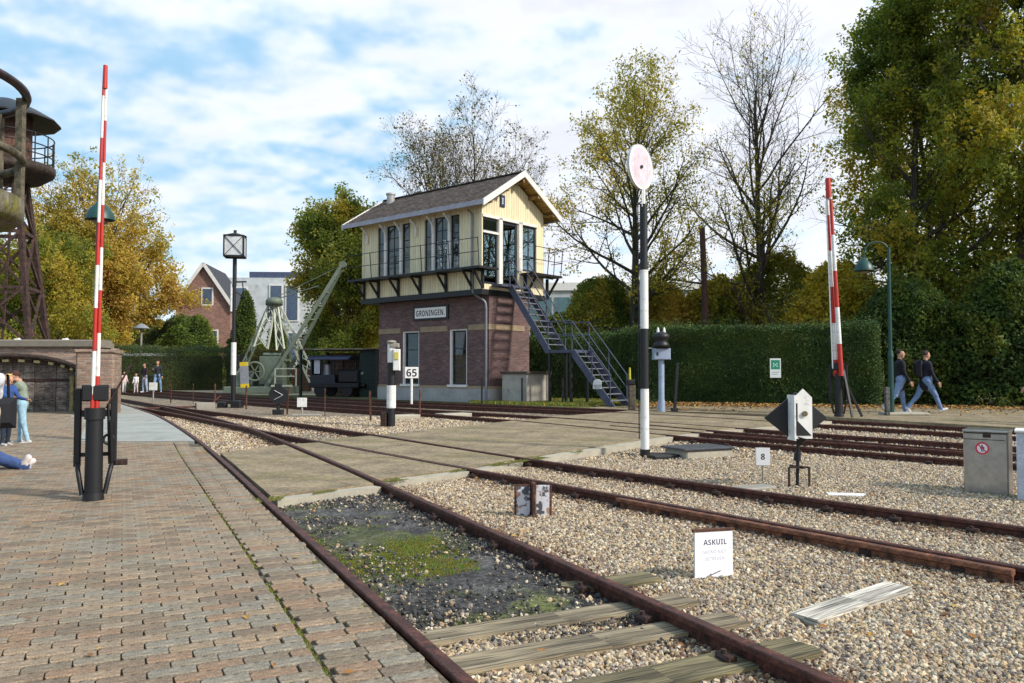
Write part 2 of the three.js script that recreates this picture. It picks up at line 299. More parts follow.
// ------------------------------------------------------------------ brick platform
const T0 = [-0.438, -0.899], N0 = [0.899, -0.438], O0 = [-0.18, -3.51];
const edgeL = offset(ALIGN.E, -0.055).filter(([, z]) => z < 0.9 && z > -14.8);
const padPoly = [[-8.1, -14.85], ...offset(ALIGN.E, -0.075).filter(([, z]) => z < -14.85 && z > -30).map((p) => p), [-16.6, -30]];
const platPoly = [...edgeL, [-8.1, -14.8], [-12.2, -23.2], [-30, -23.2], [-30, 3], [1.8, 3]];
const platform = tag(thing('brick_platform'), 'weathered clinker brick paving left of the near track', 'platform', null, 'structure');
part('joint_bed', sheet(platPoly, -0.026, 0.3), mat('#857a66', { tex: 'rough', rough: 1, s: 1, bump: 0.006 }), platform);
{
  const variants = [0, 1, 2].map((k) => { const g = cham(0.199 - k * 0.002, 0.06, 0.0985 - k * 0.0015, 0.0075); const p = g.attributes.position; for (let i = 0; i < p.count; i++) { const t = hash2(Math.round(p.getX(i) * 900), Math.round(p.getZ(i) * 900), k + 3); p.setXYZ(i, p.getX(i) + (t - 0.5) * 0.004, p.getY(i) + (p.getY(i) > 0.03 ? (hash2(k, Math.round(p.getX(i) * 50), 4) - 0.5) * 0.003 : 0), p.getZ(i) + (t - 0.5) * 0.003); } g.translate(0, -0.06, 0); const c = clean(g); c.computeVertexNormals(); return triuv(c); });
  const face = rep(TX.rough, 2.2);
  const tones = ['#a99781', '#a08c77', '#94826e', '#9c9280', '#9e9788', '#a9967d', '#8b7c6b', '#a28870', '#a59682', '#918471', '#ab967e', '#999284'];
  const mats = tones.map((t) => new THREE.MeshStandardMaterial({ color: C(t).multiplyScalar(1.0), map: rep(TX.brickface, 1.7), bumpMap: face, bumpScale: 0.003, roughness: 0.88 }));
  const list = [];
  for (let j = -30; j < 235; j++) for (let i = -1; i < 120; i++) {
    const half = i < 0; if (half && !(((j % 2) + 2) % 2)) continue;
    const border = i < 2, a = half ? 0.10 + 0.42 + 0.012 + 0.0475 : border ? 0.10 + 0.105 + i * 0.21 + (((j % 2) + 2) % 2 ? 0.0 : -0.035 + 0.02 * hash2(j, i, 3)) : 0.10 + 0.42 + 0.012 + 0.105 + (i - 2) * 0.2055 + (((j % 2) + 2) % 2 ? 0.10275 : 0);
    const jj = j * 0.1045 + (hash2(i, j, 9) - 0.5) * 0.003, x = O0[0] - N0[0] * a + T0[0] * jj, z = O0[1] - N0[1] * a + T0[1] * jj, d = -z;
    if (d < 1 || d > 23 || Math.abs(x) > 0.70 * d + 2.2) continue;
    if (!inPoly(platPoly, x, z) || (x > -8.5 && Math.min(...[distTo(ALIGN.E, x, z)[0]]) < 0.17)) continue;
    const u = x / d * 800 + 512, seen = d > 3.45 && u > -30 && u < 1040;
    list.push({ x, z, d, seen, half, ex: (R() - 0.5) * 0.022, ez: (R() - 0.5) * 0.022, r: (R() - 0.5) * 0.03, v: Math.floor(R() * 3), c: Math.floor(clamp(fbm(x * 0.8, z * 0.8, 0, 5, 3) * 1.2 - 0.1 + (R() - 0.5) * 0.9) * 11.99), y: (R() - 0.5) * 0.007 + 0.022 * (fbm(x * 0.7, z * 0.7, 0, 45, 3) - 0.56) });
  }
  list.sort((p, q) => (q.seen - p.seen) || p.d - q.d);
  const turn = Math.atan2(-N0[1], N0[0]);
  list.slice(0, 300).forEach((b) => { const m = new THREE.Mesh(variants[b.v], mats[b.c]); m.name = 'brick'; m.position.set(b.x, rise(b.z) + b.y, b.z); m.rotation.set(b.ex, turn + b.r, b.ez); if (b.half) m.scale.x = 0.47; platform.add(m); });
  const rest = list.slice(300), mt = new THREE.MeshStandardMaterial({ map: rep(TX.brickface, 1.7), bumpMap: face, bumpScale: 0.003, roughness: 0.88 });
  const inst = new THREE.InstancedMesh(variants[0], mt, rest.length), mm = new THREE.Matrix4(), q = new THREE.Quaternion(), one = V(1, 1, 1);
  rest.forEach((b, i) => { mm.compose(V(b.x, rise(b.z) + b.y, b.z), q.setFromEuler(new THREE.Euler(b.ex, turn + b.r, b.ez)), b.half ? V(0.47, 1, 1) : one); inst.setMatrixAt(i, mm); inst.setColorAt(i, C(tones[b.c])); });
  inst.name = 'farther_bricks'; inst.userData.kind = 'stuff'; platform.add(inst);
}
struct('concrete_pad', sheet(padPoly, -0.004, 0.25), mat('#b3b5ac', { tex: 'plaster', rough: 0.9, s: 0.5, bump: 0.003 }), 'smooth grey concrete pad behind the left crossing gate', 'pavement');

// ------------------------------------------------------------------ crossing deck: strips between the rails
const deckF = [[-3.4, -7.3], [-2.55, -8.45], [-0.7, -11.0], [0.28, -12.2], [1.49, -13.55], [2.34, -14.65], [3.81, -16.4], [5.28, -17.5], [7.5, -19.2], [9, -20.4]];
const deckB = [[-5.6, -12.1], [-4.74, -13.2], [-3.81, -14.9], [-2.62, -16.2], [-0.9, -18.6], [0.76, -20.5], [2.42, -22.6], [3.3, -24.0], [4, -25.2]];
const deckT = grayTex('deck', 1024, (u, v) => { const n = fbm(u * 6, v * 6, 6, 111, 6, 0.6), st = 0.7 * fbm(u * 40, v * 40, 40, 113, 4) + 0.15, f = fbm(u * 110, v * 110, 110, 114, 3), moss = sstep(0.58, 0.75, fbm(u * 4, v * 4, 4, 117, 5)) * 0.5, k = 0.42 + 0.26 * n + 0.26 * (st - 0.5) + 0.26 * (f - 0.5); return [mix(k * 1.0, 0.42, moss * 0.6), mix(k * 0.93, 0.40, moss * 0.5), mix(k * 0.79, 0.27, moss * 0.7)]; });
const m_deck = new THREE.MeshStandardMaterial({ color: C('#f2e8d8'), map: rep(deckT, 0.42), bumpMap: rep(deckT, 0.42), bumpScale: 0.012, roughness: 0.93 });
const inDeck = (x, z) => x > -6.2 && x < 8 && z < lerpAt(deckF, x) && z > lerpAt(deckB, x);
{
  const deck = tag(thing('crossing_deck'), 'grey timber deck carrying the footpath across the tracks', 'crossing', null, 'structure');
  const clip = (path) => { const q = path.filter(([x, z]) => inDeck(x, z)); const c = curve([q[0], ...q.filter((_, i) => i % 6 === 3), q[q.length - 1]], 0.2); const n = 26; return Array.from({ length: n + 1 }, (_, i) => { const f = i / n * (c.length - 1), k = Math.min(c.length - 2, Math.floor(f)); return [mix(c[k][0], c[k + 1][0], f - k), mix(c[k][1], c[k + 1][1], f - k)]; }); };
  const lines = ['E', 'A', 'B', 'C', 'G1', 'G2', 'G3', 'G4'];
  const ends = [[0.09, 0.045], [0.045, 0.09], [0.09, 0.045], [0.045, 0.09], [0.09, 0.045], [0.045, 0.09], [0.09, 0.045]];   // flangeway on the inside of each rail
  const gaps = [[0.10, 0.10], [0.05, 0.05], [0.10, 0.10], [0.05, 0.05], [0.10, 0.10], [0.05, 0.05], [0.10, 0.10]];
  for (let s = 0; s < 7; s++) {
    const a = clip(offset(ALIGN[lines[s]], gaps[s][0])), b = clip(offset(ALIGN[lines[s + 1]], -gaps[s][1])), pos = [], m = s % 2 ? 10 : 6, T = -0.012, Dp = 0.16, idx = [], nn = a.length;
    for (let i = 0; i < nn; i++) for (let k = 0; k <= m; k++) { const x = mix(a[i][0], b[i][0], k / m), z = mix(a[i][1], b[i][1], k / m); pos.push(x, rise(z) + T + 0.008 * (fbm(x * 1.1, z * 1.1, 0, 3, 2) - 0.5), z); }
    const W = m + 1, base = pos.length / 3;
    for (let i = 0; i + 1 < nn; i++) for (let k = 0; k < m; k++) { const p = i * W + k; idx.push(p, p + 1, p + W, p + 1, p + W + 1, p + W); }
    for (let i = 0; i < base; i++) pos.push(pos[i * 3], pos[i * 3 + 1] - Dp, pos[i * 3 + 2]);
    const wall = (p, q) => idx.push(p, q, p + base, q, q + base, p + base);
    for (let i = 0; i + 1 < nn; i++) { wall(i * W, (i + 1) * W); wall((i + 1) * W + m, i * W + m); }
    for (let k = 0; k < m; k++) { wall(k + 1, k); wall((nn - 1) * W + k, (nn - 1) * W + k + 1); }
    let g = new THREE.BufferGeometry(); g.setAttribute('position', new THREE.Float32BufferAttribute(pos, 3)); g.setIndex(idx);
    g = toCreasedNormals(g, 0.6); part('deck_panel', [g], m_deck, deck);
    // the worn edging beam at the near end of the panel
    const p0 = a[0], p1 = b[0], y0 = rise(p0[1]) - 0.16, y1 = rise(p1[1]) - 0.16, L = Math.hypot(p1[0] - p0[0], p1[1] - p0[1]);
    if (L > 0.3) part('edging_beam', [bar([p0[0] + 0.06, y0 + 0.065, p0[1] + 0.09], [p1[0] + 0.06, y1 + 0.065, p1[1] + 0.09], 0.16, 0.13)], m_concL, deck);
  }
}
// footpath beyond the farthest rail
const g4r = offset(ALIGN.G4, 0.10).filter(([x]) => x > 1.9 && x < 17);
struct('footpath', sheet([...g4r, [24, -9], [30, -20], [13, -26.4], [4.2, -26.9], [2.7, -26.3]], -0.014, 0.16), m_deck, 'grey footpath between the far track and the hedge', 'path');
struct('leaf_litter_strip', sheet([[3.6, -27.4], [4.2, -26.8], [13, -26.3], [30, -19.8], [40, -24], [30, -34], [12, -30.5], [3.8, -32.5]], -0.03, 0.12), mat('#6b5138', { tex: 'rough', rough: 1, s: 0.7, bump: 0.02 }), 'brown strip of fallen leaves at the foot of the hedge', 'leaf litter');
struct('grass_verge', sheet([[-0.6, -27.9], [1.6, -25.6], [2.6, -26.4], [4.1, -27.4], [4.2, -34], [-4, -36], [-12, -39], [-13, -38.2], [-6.2, -33.2]], 0.0, 0.2), new THREE.MeshStandardMaterial({ map: rep(grassT, 0.7), bumpMap: rep(grassT, 0.7), bumpScale: 0.02, roughness: 1 }), 'grass verge at the foot of the signal box', 'grass');
struct('far_hardstanding', sheet([[-12.6, -38.9], [-6.5, -34], [-3, -40], [-4, -60], [-40, -74], [-40, -64], [-29, -56]], -0.04, 0.1), mat('#8d8a78', { tex: 'plaster', rough: 1, s: 0.3, bump: 0.006 }), 'pale hardstanding under the old crane', 'pavement');
// ------------------------------------------------------------------ rails
const PROFILE = [[-0.030, 0], [0.030, 0], [0.035, -0.006], [0.035, -0.034], [0.010, -0.046], [0.009, -0.112], [0.055, -0.130], [0.055, -0.142], [-0.055, -0.142], [-0.055, -0.130], [-0.009, -0.112], [-0.010, -0.046], [-0.035, -0.034], [-0.035, -0.006]];
function railGeo(path, dy = 0, prof = PROFILE) {
  const pos = [], uv = [], n = prof.length; let run = 0;
  const ring = path.map((p, i) => {
    const a = path[Math.max(0, i - 1)], b = path[Math.min(path.length - 1, i + 1)], L = Math.hypot(b[0] - a[0], b[1] - a[1]), rx = -(b[1] - a[1]) / L, rz = (b[0] - a[0]) / L;
    return prof.map(([u, v]) => [p[0] + rx * u, rise(p[1]) + v + dy, p[1] + rz * u]);
  });
  for (let i = 0; i + 1 < path.length; i++) {
    const L = Math.hypot(path[i + 1][0] - path[i][0], path[i + 1][1] - path[i][1]); let w = 0;
    for (let k = 0; k < n; k++) {
      const k2 = (k + 1) % n, s = Math.hypot(prof[k][0] - prof[k2][0], prof[k][1] - prof[k2][1]);
      const A = ring[i][k], B = ring[i][k2], C_ = ring[i + 1][k], D = ring[i + 1][k2];
      pos.push(...A, ...B, ...C_, ...B, ...D, ...C_); uv.push(run, w, run, w + s, run + L, w, run, w + s, run + L, w + s, run + L, w); w += s;
    }
    run += L;
  }
  for (const [i, s] of [[0, 1], [path.length - 1, -1]]) { const t = THREE.ShapeUtils.triangulateShape(prof.map(([a, b]) => new THREE.Vector2(a, b)), []); for (const f of t) for (const k of s > 0 ? f : [...f].reverse()) { pos.push(...ring[i][k]); uv.push(ring[i][k][0], ring[i][k][1]); } }
  const g = new THREE.BufferGeometry(); g.setAttribute('position', new THREE.Float32BufferAttribute(pos, 3)); g.setAttribute('uv', new THREE.Float32BufferAttribute(uv, 2)); g.computeVertexNormals();
  return g;
}
const chairGeo = [0, 1].map((k) => M([cham(0.19, 0.03, 0.36, 0.006, 0, -0.172, 0), cham(0.11, 0.05, 0.075, 0.012, 0.02 * k, -0.145, 0.095), cham(0.10, 0.05, 0.075, 0.012, 0.01, -0.145, -0.095), rd([0.0, -0.12, 0.10], [0.0, -0.075, 0.10], 0.018, 0.016, 6), rd([0.02, -0.12, -0.10], [0.02, -0.075, -0.10], 0.018, 0.016, 6)]));
function rail(key, path, label, chairs = 0, zmin = -12, zmax = -2.5, dy = 0, m = m_rail) {
  const t = thing('rail', label, 'rail', [0, 0, 0], 0, 'rails of the yard tracks');
  part('rail_bar', railGeo(path, dy), m, t);
  let run = 0.2;
  if (chairs) for (let i = 0; i + 1 < path.length; i++) {
    const [x, z] = path[i], [x2, z2] = path[i + 1], L = Math.hypot(x2 - x, z2 - z); run += L;
    if (run < 0.68) continue; run -= 0.68;
    if (z > zmax || z < zmin || inDeck(x, z) || Math.abs(x) > 0.7 * -z + 1) continue;
    const c = new THREE.Mesh(chairGeo[i % 2], m_chair); c.name = 'rail_chair'; c.position.set(x, rise(z) + 0.038, z); c.rotation.y = Math.atan2(-(z2 - z), x2 - x); t.add(c);
  }
  return t;
}
rail('E', ALIGN.E, 'purplish rusty rail set along the edge of the brick platform', 0);
rail('A', ALIGN.A, 'rusty rail running between the ash pit and the askuil notice', 1, -11);
rail('B', ALIGN.B, 'rusty rail just behind the askuil notice', 1, -13);
rail('C', ALIGN.C, 'rusty rail in front of the black diamond points indicator', 1, -13);
rail('check', offset(ALIGN.B, -0.105).filter(([x]) => x > 1.02 && x < 3.45), 'short lighter check rail bolted beside the rail behind the askuil notice', 0, 0, 0, -0.008, mat('#96694a', { tex: 'rust', rough: 0.7, s: 1.4, bump: 0.0015 }));
rail('G1', ALIGN.G1, 'rusty rail just behind the points indicator and the steel cabinet', 1, -16, -8);
rail('R2', ALIGN.R2, 'second rusty rail behind the points indicator, counted from the camera', 0);
rail('G2', ALIGN.G2, 'third rusty rail behind the points indicator, crossing in front of the signal box', 0);
rail('R3', ALIGN.R3, 'fourth rusty rail behind the points indicator, ending at the deck', 0);
rail('G3', ALIGN.G3, 'rusty rail passing just in front of the right crossing gate', 0);
rail('G4', ALIGN.G4, 'rusty rail nearest to the signal box wall', 0);

// sleepers of the near track, square to it
const SLEEP = [];
function sleeper(a, label, m, w = 0.25, s0 = 0.02, s1 = 1.86, top = -0.082) { SLEEP.push([a, s0, s1, w / 2 - 0.005]);   // a: metres along the track from the reference point
  const cx = O0[0] + T0[0] * a, cz = O0[1] + T0[1] * a;
  const L = s1 - s0, g = new THREE.BoxGeometry(L, 0.16, w, 26, 1, 4), p = g.attributes.position;
  for (let i = 0; i < p.count; i++) { const n = fbm(p.getX(i) * 3 + a * 7, p.getZ(i) * 16, 0, 9, 3) - 0.5, up = p.getY(i) > 0 ? 1 : 0; p.setXYZ(i, p.getX(i) + (Math.abs(p.getX(i)) > L / 2 - 0.01 ? n * 0.05 : 0), p.getY(i) + up * n * 0.018, p.getZ(i) + (Math.abs(p.getZ(i)) > w / 2 - 0.01 ? n * 0.025 : 0)); }
  const mid = (s0 + s1) / 2, t = part('sleeper', [toCreasedNormals(g, 0.7)], m);
  t.position.set(cx + N0[0] * mid, top - 0.08, cz + N0[1] * mid); t.rotation.y = Math.atan2(-N0[1], N0[0]) + (hash2(a * 10, 1, 2) - 0.5) * 0.05;
  tag(t, label, 'sleeper', 'timber sleepers of the near track');
}
sleeper(0.88, 'pale timber sleeper nearest to the mossy ash pit', m_sleeper, 0.21);
sleeper(0.44, 'pale timber sleeper, second from the mossy ash pit', m_sleeper, 0.22);
sleeper(-0.10, 'dark-ended timber sleeper at the bottom edge of the picture', m_sleeperM, 0.24);
sleeper(-0.75, 'timber sleeper under the near rail at the bottom right', m_sleeper);
sleeper(1.42, 'greenish sleeper end showing right of the near rail, below the askuil notice', m_sleeperM, 0.22, 1.3, 1.98);

// loose plank
{ const p = part('loose_plank', [cham(1.02, 0.05, 0.19, 0.006)], m_plank); const x0 = [1.62, -4.66], x1 = [2.62, -5.36]; p.position.set((x0[0] + x1[0]) / 2, BED + 0.02, (x0[1] + x1[1]) / 2); p.rotation.y = Math.atan2(-(x1[1] - x0[1]), x1[0] - x0[0]); p.rotation.z = 0.03; tag(p, 'bleached loose plank lying on the gravel right of the near track', 'plank'); }

// ------------------------------------------------------------------ ash pit between the near rails
const eR = offset(ALIGN.E, 0.06), aL = offset(ALIGN.A, -0.06);
const inPit = (x, z) => z < -4.35 && z > -9.6 && distTo(ALIGN.E, x, z)[1] > 0 && distTo(ALIGN.A, x, z)[1] < 0;
{
  const L = eR.filter(([, z]) => z < -4.1 && z > -9.0), Rr = aL.filter(([, z]) => z < -4.75 && z > -10.4);
  const at = grayTex('ash', 1024, (u, v) => {
    const n = fbm(u * 14, v * 14, 14, 121, 5, 0.6), f = fbm(u * 160, v * 160, 160, 122, 2), moss = sstep(0.50, 0.60, fbm(u * 5 + 1.7, v * 5 + 0.3, 5, 128, 5, 0.58)), bright = sstep(0.55, 0.68, fbm(u * 9, v * 9, 9, 131, 4));
    const k = 0.10 + 0.34 * n + 0.34 * (f - 0.5), m = [mix(0.26, 0.42, bright) + 0.25 * (f - 0.5), mix(0.31, 0.47, bright) + 0.25 * (f - 0.5), 0.08 + 0.1 * (f - 0.5)];
    return [mix(k, m[0], moss * 0.45), mix(k * 0.98, m[1], moss * 0.45), mix(k * 0.95, m[2], moss * 0.45)];
  });
  struct('ash_pit_floor', sheet([...L, ...Rr.reverse()], -0.112, 0.05, 0.3), new THREE.MeshStandardMaterial({ map: rep(at, 0.33), bumpMap: rep(at, 0.33), bumpScale: 0.03, roughness: 1 }), 'dark ash with moss between the near rails', 'ash pit');
}

// ------------------------------------------------------------------ loose stones, moss and leaves
function stoneGeo(seed) {
  const g = seed % 2 ? new THREE.IcosahedronGeometry(0.5, 1) : new THREE.DodecahedronGeometry(0.5, 0), p = g.attributes.position, q = mulberry(seed), sx = 0.8 + 0.5 * q(), sz = 0.75 + 0.4 * q(), o = q() * 9;
  for (let i = 0; i < p.count; i++) { const x = p.getX(i), y = p.getY(i), z = p.getZ(i), k = 0.82 + 0.42 * hash2(Math.round((x + o) * 7), Math.round((y * 3 + z) * 7), seed); p.setXYZ(i, x * k * sx, y * k * 0.68, z * k * sz); }
  g.computeVertexNormals(); return g;
}
const stones = [1, 2, 3, 4].map((k) => stoneGeo(k * 13));
const m_stone = new THREE.MeshStandardMaterial({ color: 0xffffff, roughness: 0.8 });
const E3 = new THREE.Euler(), Q = new THREE.Quaternion(), MM = new THREE.Matrix4();
function scatter(name, geo, m, items, parent, label, category, stuff = true) {
  const o = new THREE.InstancedMesh(geo, m, items.length); o.name = parent ? name : numbered(name);
  items.forEach((t, i) => { Q.setFromEuler(E3.set(...t.e)); MM.compose(V(...t.p), Q, V(t.s, t.s * (t.sy ?? 1), t.s)); o.setMatrixAt(i, MM); if (t.c) o.setColorAt(i, t.c); });
  if (stuff) o.userData.kind = 'stuff';
  if (label) o.userData.label = label; if (category) o.userData.category = category;
  (parent ?? scene).add(o); return o;
}
const onBallast = (x, z) => {
  if (inDeck(x, z)) return 0;
  if (inPoly(platPoly, x, z) || inPoly(padPoly, x, z)) return 0;
  const [dE, sE] = distTo(ALIGN.E, x, z); if (sE < 0 || dE < 0.07) return 0;
  const [dA, sA] = distTo(ALIGN.A, x, z);
  if (z > -11 && sA < 0 && z < -4.7 && inPit(x, z)) return 0;
  if (sE > 0 && z > -10.6 && z < -4.6 && sA < 0) return 0;
  if (distTo(ALIGN.G4, x, z)[1] > 0) return 0;
  if (z > -6) { const rx = x - O0[0], rz = z - O0[1], a = rx * T0[0] + rz * T0[1], s = rx * N0[0] + rz * N0[1]; for (const k of SLEEP) if (s > k[1] && s < k[2] && Math.abs(a - k[0]) < k[3] && hash2(Math.round(x * 400), Math.round(z * 400), 5) > 0.05) return 0; if (Math.abs((x - 2.12) * 0.573 + (z + 5.01) * 0.819) < 0.09 && Math.abs(x - 2.12) < 0.45) return 0; }
  return 1;
};
{
  const bins = [[], [], [], []], q = mulberry(77);
  const palette = PEB.map((c) => new THREE.Color().setRGB(c[0], c[1], c[2], THREE.SRGBColorSpace));
  const zone = (d0, d1, per, s0, s1) => {
    const area = 0.5 * (d1 * d1 - d0 * d0) * 1.5 + (d1 - d0) * 2.4, n = Math.floor(area * per);
    for (let i = 0; i < n; i++) {
      const d = Math.sqrt(mix(d0 * d0, d1 * d1, q())), x = (q() * 2 - 1) * (0.72 * d + 1), z = -d;
      if (!onBallast(x, z)) continue;
      const s = mix(s0, s1, Math.pow(q(), 1.8)), col = palette[Math.floor(q() * palette.length)].clone().multiplyScalar(0.78 + 0.4 * q());
      const oily = Math.min(distTo(ALIGN.A, x, z)[0], distTo(ALIGN.B, x, z)[0], distTo(ALIGN.C, x, z)[0]);
      if (oily < 0.5 && q() < 0.75 * (1 - oily / 0.5)) col.multiply(new THREE.Color(0.42, 0.30, 0.24));   // rust and grease fallen from the rails
      const clump = vnoise(x * 0.9, z * 0.9, 0, 6) * 0.02;
      bins[Math.floor(q() * 4)].push({ p: [x, rise(z) + BED + clump + q() * 0.022, z], e: [q() * 6, q() * 6, q() * 6], s, c: col });
    }
  };
  zone(2.2, 5, 6200, 0.013, 0.038); zone(5, 8, 4400, 0.014, 0.038); zone(8, 13, 2300, 0.019, 0.042); zone(13, 22, 420, 0.035, 0.065);
  const gv = tag(thing('gravel'), 'beige gravel stones lying between and beside the rails', 'gravel', null, 'stuff'); bins.forEach((b, i) => scatter('gravel_stones', stones[i], m_stone, b, gv));
  // stones and clinker in the ash pit
  const pit = [];
  for (let i = 0; i < 60000; i++) {
    const z = rr(-10.2, -4.3, q), x = rr(-2.6, 1.4, q); const [dE, sE] = distTo(ALIGN.E, x, z), [dA, sA] = distTo(ALIGN.A, x, z);
    if (sE < 0 || sA > 0 || dE < 0.08 || dA < 0.05 || inDeck(x, z)) continue;
    const rim = Math.max(sstep(0.42, 0.08, dA), sstep(-8.1, -9.1, z), sstep(-5.15, -4.75, z), 0.5 * sstep(0.35, 0.8, vnoise(x * 2.3, z * 2.3, 0, 3)));
    if (q() > rim * 0.6) continue;
    const pale = q() < 0.34, col = pale ? palette[Math.floor(q() * palette.length)].clone().multiplyScalar(0.95) : new THREE.Color(0.05, 0.048, 0.047).multiplyScalar(0.6 + q());
    pit.push({ p: [x, rise(z) - 0.105 + q() * 0.012, z], e: [q() * 6, q() * 6, q() * 6], s: mix(0.009, 0.036, Math.pow(q(), 4.5)), c: col });
  }
  scatter('ash_pit_clinker', stones[1], m_stone, pit, null, 'pale and black clinker stones strewn over the ash pit', 'clinker');
  // moss cushions
  const tuft = new THREE.BufferGeometry(); { const v = [], tq = mulberry(4); for (let i = 0; i < 14; i++) { const a = tq() * 6.28, r = 0.5 * Math.sqrt(tq()), x = Math.cos(a) * r, z = Math.sin(a) * r, h = 0.25 + 0.5 * tq(), b = tq() * 6.28, w = 0.10; v.push(x - Math.cos(b) * w, 0, z - Math.sin(b) * w, x + Math.cos(b) * w, 0, z + Math.sin(b) * w, x + (tq() - 0.5) * 0.4, h, z + (tq() - 0.5) * 0.4); } tuft.setAttribute('position', new THREE.Float32BufferAttribute(v, 3)); tuft.computeVertexNormals(); }
  const moss = [];
  for (let i = 0; i < 60000; i++) {
    const z = rr(-8.2, -4.9, q), x = rr(-2.4, 0.6, q); const [dE, sE] = distTo(ALIGN.E, x, z), [dA, sA] = distTo(ALIGN.A, x, z);
    if (sE < 0 || sA > 0 || dE < 0.07 || dA < 0.35) continue;
    const k = fbm(x * 1.5 + 4, z * 1.5, 0, 9, 4), edge = sstep(0.30, 0.05, dE) * 0.2, c2 = sstep(-7.6, -6.4, z) * sstep(-4.85, -5.4, z);
    if (q() > sstep(0.36, 0.66, k + edge - 0.02) * c2 * 0.75) continue;
    moss.push({ p: [x, rise(z) - 0.114, z], e: [0, q() * 6, 0], s: mix(0.016, 0.045, q()), sy: 0.45, c: new THREE.Color().setRGB(mix(0.09, 0.24, q()), mix(0.12, 0.25, q()), 0.02) });
  }
  scatter('moss', tuft, new THREE.MeshStandardMaterial({ roughness: 1, side: THREE.DoubleSide }), moss, null, 'yellow green moss growing on the dark ash', 'moss');
  // moss in the joint that runs along the platform edge and round the deck edge
  const seam = [];
  for (let i = 0; i < 2600; i++) { const a = rr(-3, 12, q), off = q() < 0.75 ? 0.525 + (q() - 0.5) * 0.016 : 0.095 + q() * 0.03; if (vnoise(a * 1.7, off * 9, 0, 8) < 0.45) continue; const x = O0[0] - N0[0] * off + T0[0] * a, z = O0[1] - N0[1] * off + T0[1] * a; seam.push({ p: [x, rise(z) - 0.016, z], e: [0, q() * 6, 0], s: mix(0.014, 0.032, q()), sy: 0.6, c: new THREE.Color().setRGB(mix(0.12, 0.24, q()), mix(0.15, 0.26, q()), 0.03) }); }
  for (let i = 0; i < 3000; i++) { const x = rr(-3.2, 1.6, q), z = lerpAt(deckF, x) + 0.02 - q() * q() * 0.5; if (vnoise(x * 3, z * 3, 0, 2) < 0.5) continue; seam.push({ p: [x, rise(z) - 0.02, z], e: [0, q() * 6, 0], s: mix(0.02, 0.05, q()), sy: 0.5, c: new THREE.Color().setRGB(mix(0.12, 0.22, q()), mix(0.14, 0.22, q()), 0.04) }); }
  scatter('joint_moss', tuft, new THREE.MeshStandardMaterial({ roughness: 1, side: THREE.DoubleSide }), seam, null, 'green moss in the joints beside the platform edge and deck', 'moss');
  // fallen leaves
  const leaf = new THREE.BufferGeometry(); leaf.setAttribute('position', new THREE.Float32BufferAttribute([-0.5, 0, 0, 0, 0.1, 0.3, 0.5, 0, 0, -0.5, 0, 0, 0.5, 0, 0, 0, 0.08, -0.3], 3)); leaf.computeVertexNormals();
  const fall = [], LC = [[0.30, 0.13, 0.03], [0.36, 0.20, 0.04], [0.20, 0.09, 0.03], [0.42, 0.27, 0.06], [0.13, 0.07, 0.03]];
  for (let i = 0; i < 9000; i++) { const t = q(), x = mix(3.8, 26, t), z = mix(-26.6, -21, t) - q() * 3.2 + (q() < 0.15 ? q() * 4 : 0); const c = LC[Math.floor(q() * 5)]; fall.push({ p: [x, rise(z) + 0.004 + q() * 0.03, z], e: [(q() - 0.5), q() * 6, (q() - 0.5)], s: mix(0.06, 0.12, q()), c: new THREE.Color().setRGB(...c) }); }
  for (let i = 0; i < 70; i++) { const d = rr(3.6, 16, q), x = -rr(0.05, 0.62, q) * d, z = -d; if (!inPoly(platPoly, x, z)) continue; const c = LC[Math.floor(q() * 5)]; fall.push({ p: [x, rise(z) + 0.008, z], e: [(q() - 0.5) * 0.5, q() * 6, (q() - 0.5) * 0.5], s: mix(0.03, 0.07, q()), c: new THREE.Color().setRGB(...c) }); }
  for (let i = 0; i < 260; i++) { const d = rr(4, 20, q), x = rr(-0.2 * d, 0.65 * d, q), z = -d; if (!onBallast(x, z)) continue; const c = LC[Math.floor(q() * 5)]; fall.push({ p: [x, rise(z) + BED + 0.05, z], e: [(q() - 0.5), q() * 6, (q() - 0.5)], s: mix(0.04, 0.08, q()), c: new THREE.Color().setRGB(...c) }); }
  scatter('fallen_leaves', leaf, new THREE.MeshStandardMaterial({ roughness: 0.9, side: THREE.DoubleSide }), fall, null, 'brown fallen leaves along the hedge and on the gravel', 'leaves');
  // grass on the verge
  const blades = [];
  for (let i = 0; i < 9000; i++) { const t = q(), x = rr(-1.5, 4.6, q), z = rr(-33, -25.8, q); if (z > -27.2 + Math.abs(x - 1.6) * -0.55 + 1.2 || distTo(ALIGN.G4, x, z)[1] < 0 || distTo(ALIGN.G4, x, z)[0] < 0.5) continue; blades.push({ p: [x, rise(z) - 0.004, z], e: [0, q() * 6, 0], s: mix(0.10, 0.22, q()), sy: 0.9, c: new THREE.Color().setRGB(mix(0.10, 0.24, q()), mix(0.14, 0.22, q()), 0.03) }); }
  scatter('verge_grass', tuft, new THREE.MeshStandardMaterial({ roughness: 1, side: THREE.DoubleSide }), blades, null, 'short grass growing by the stairs and signal box', 'grass');
}
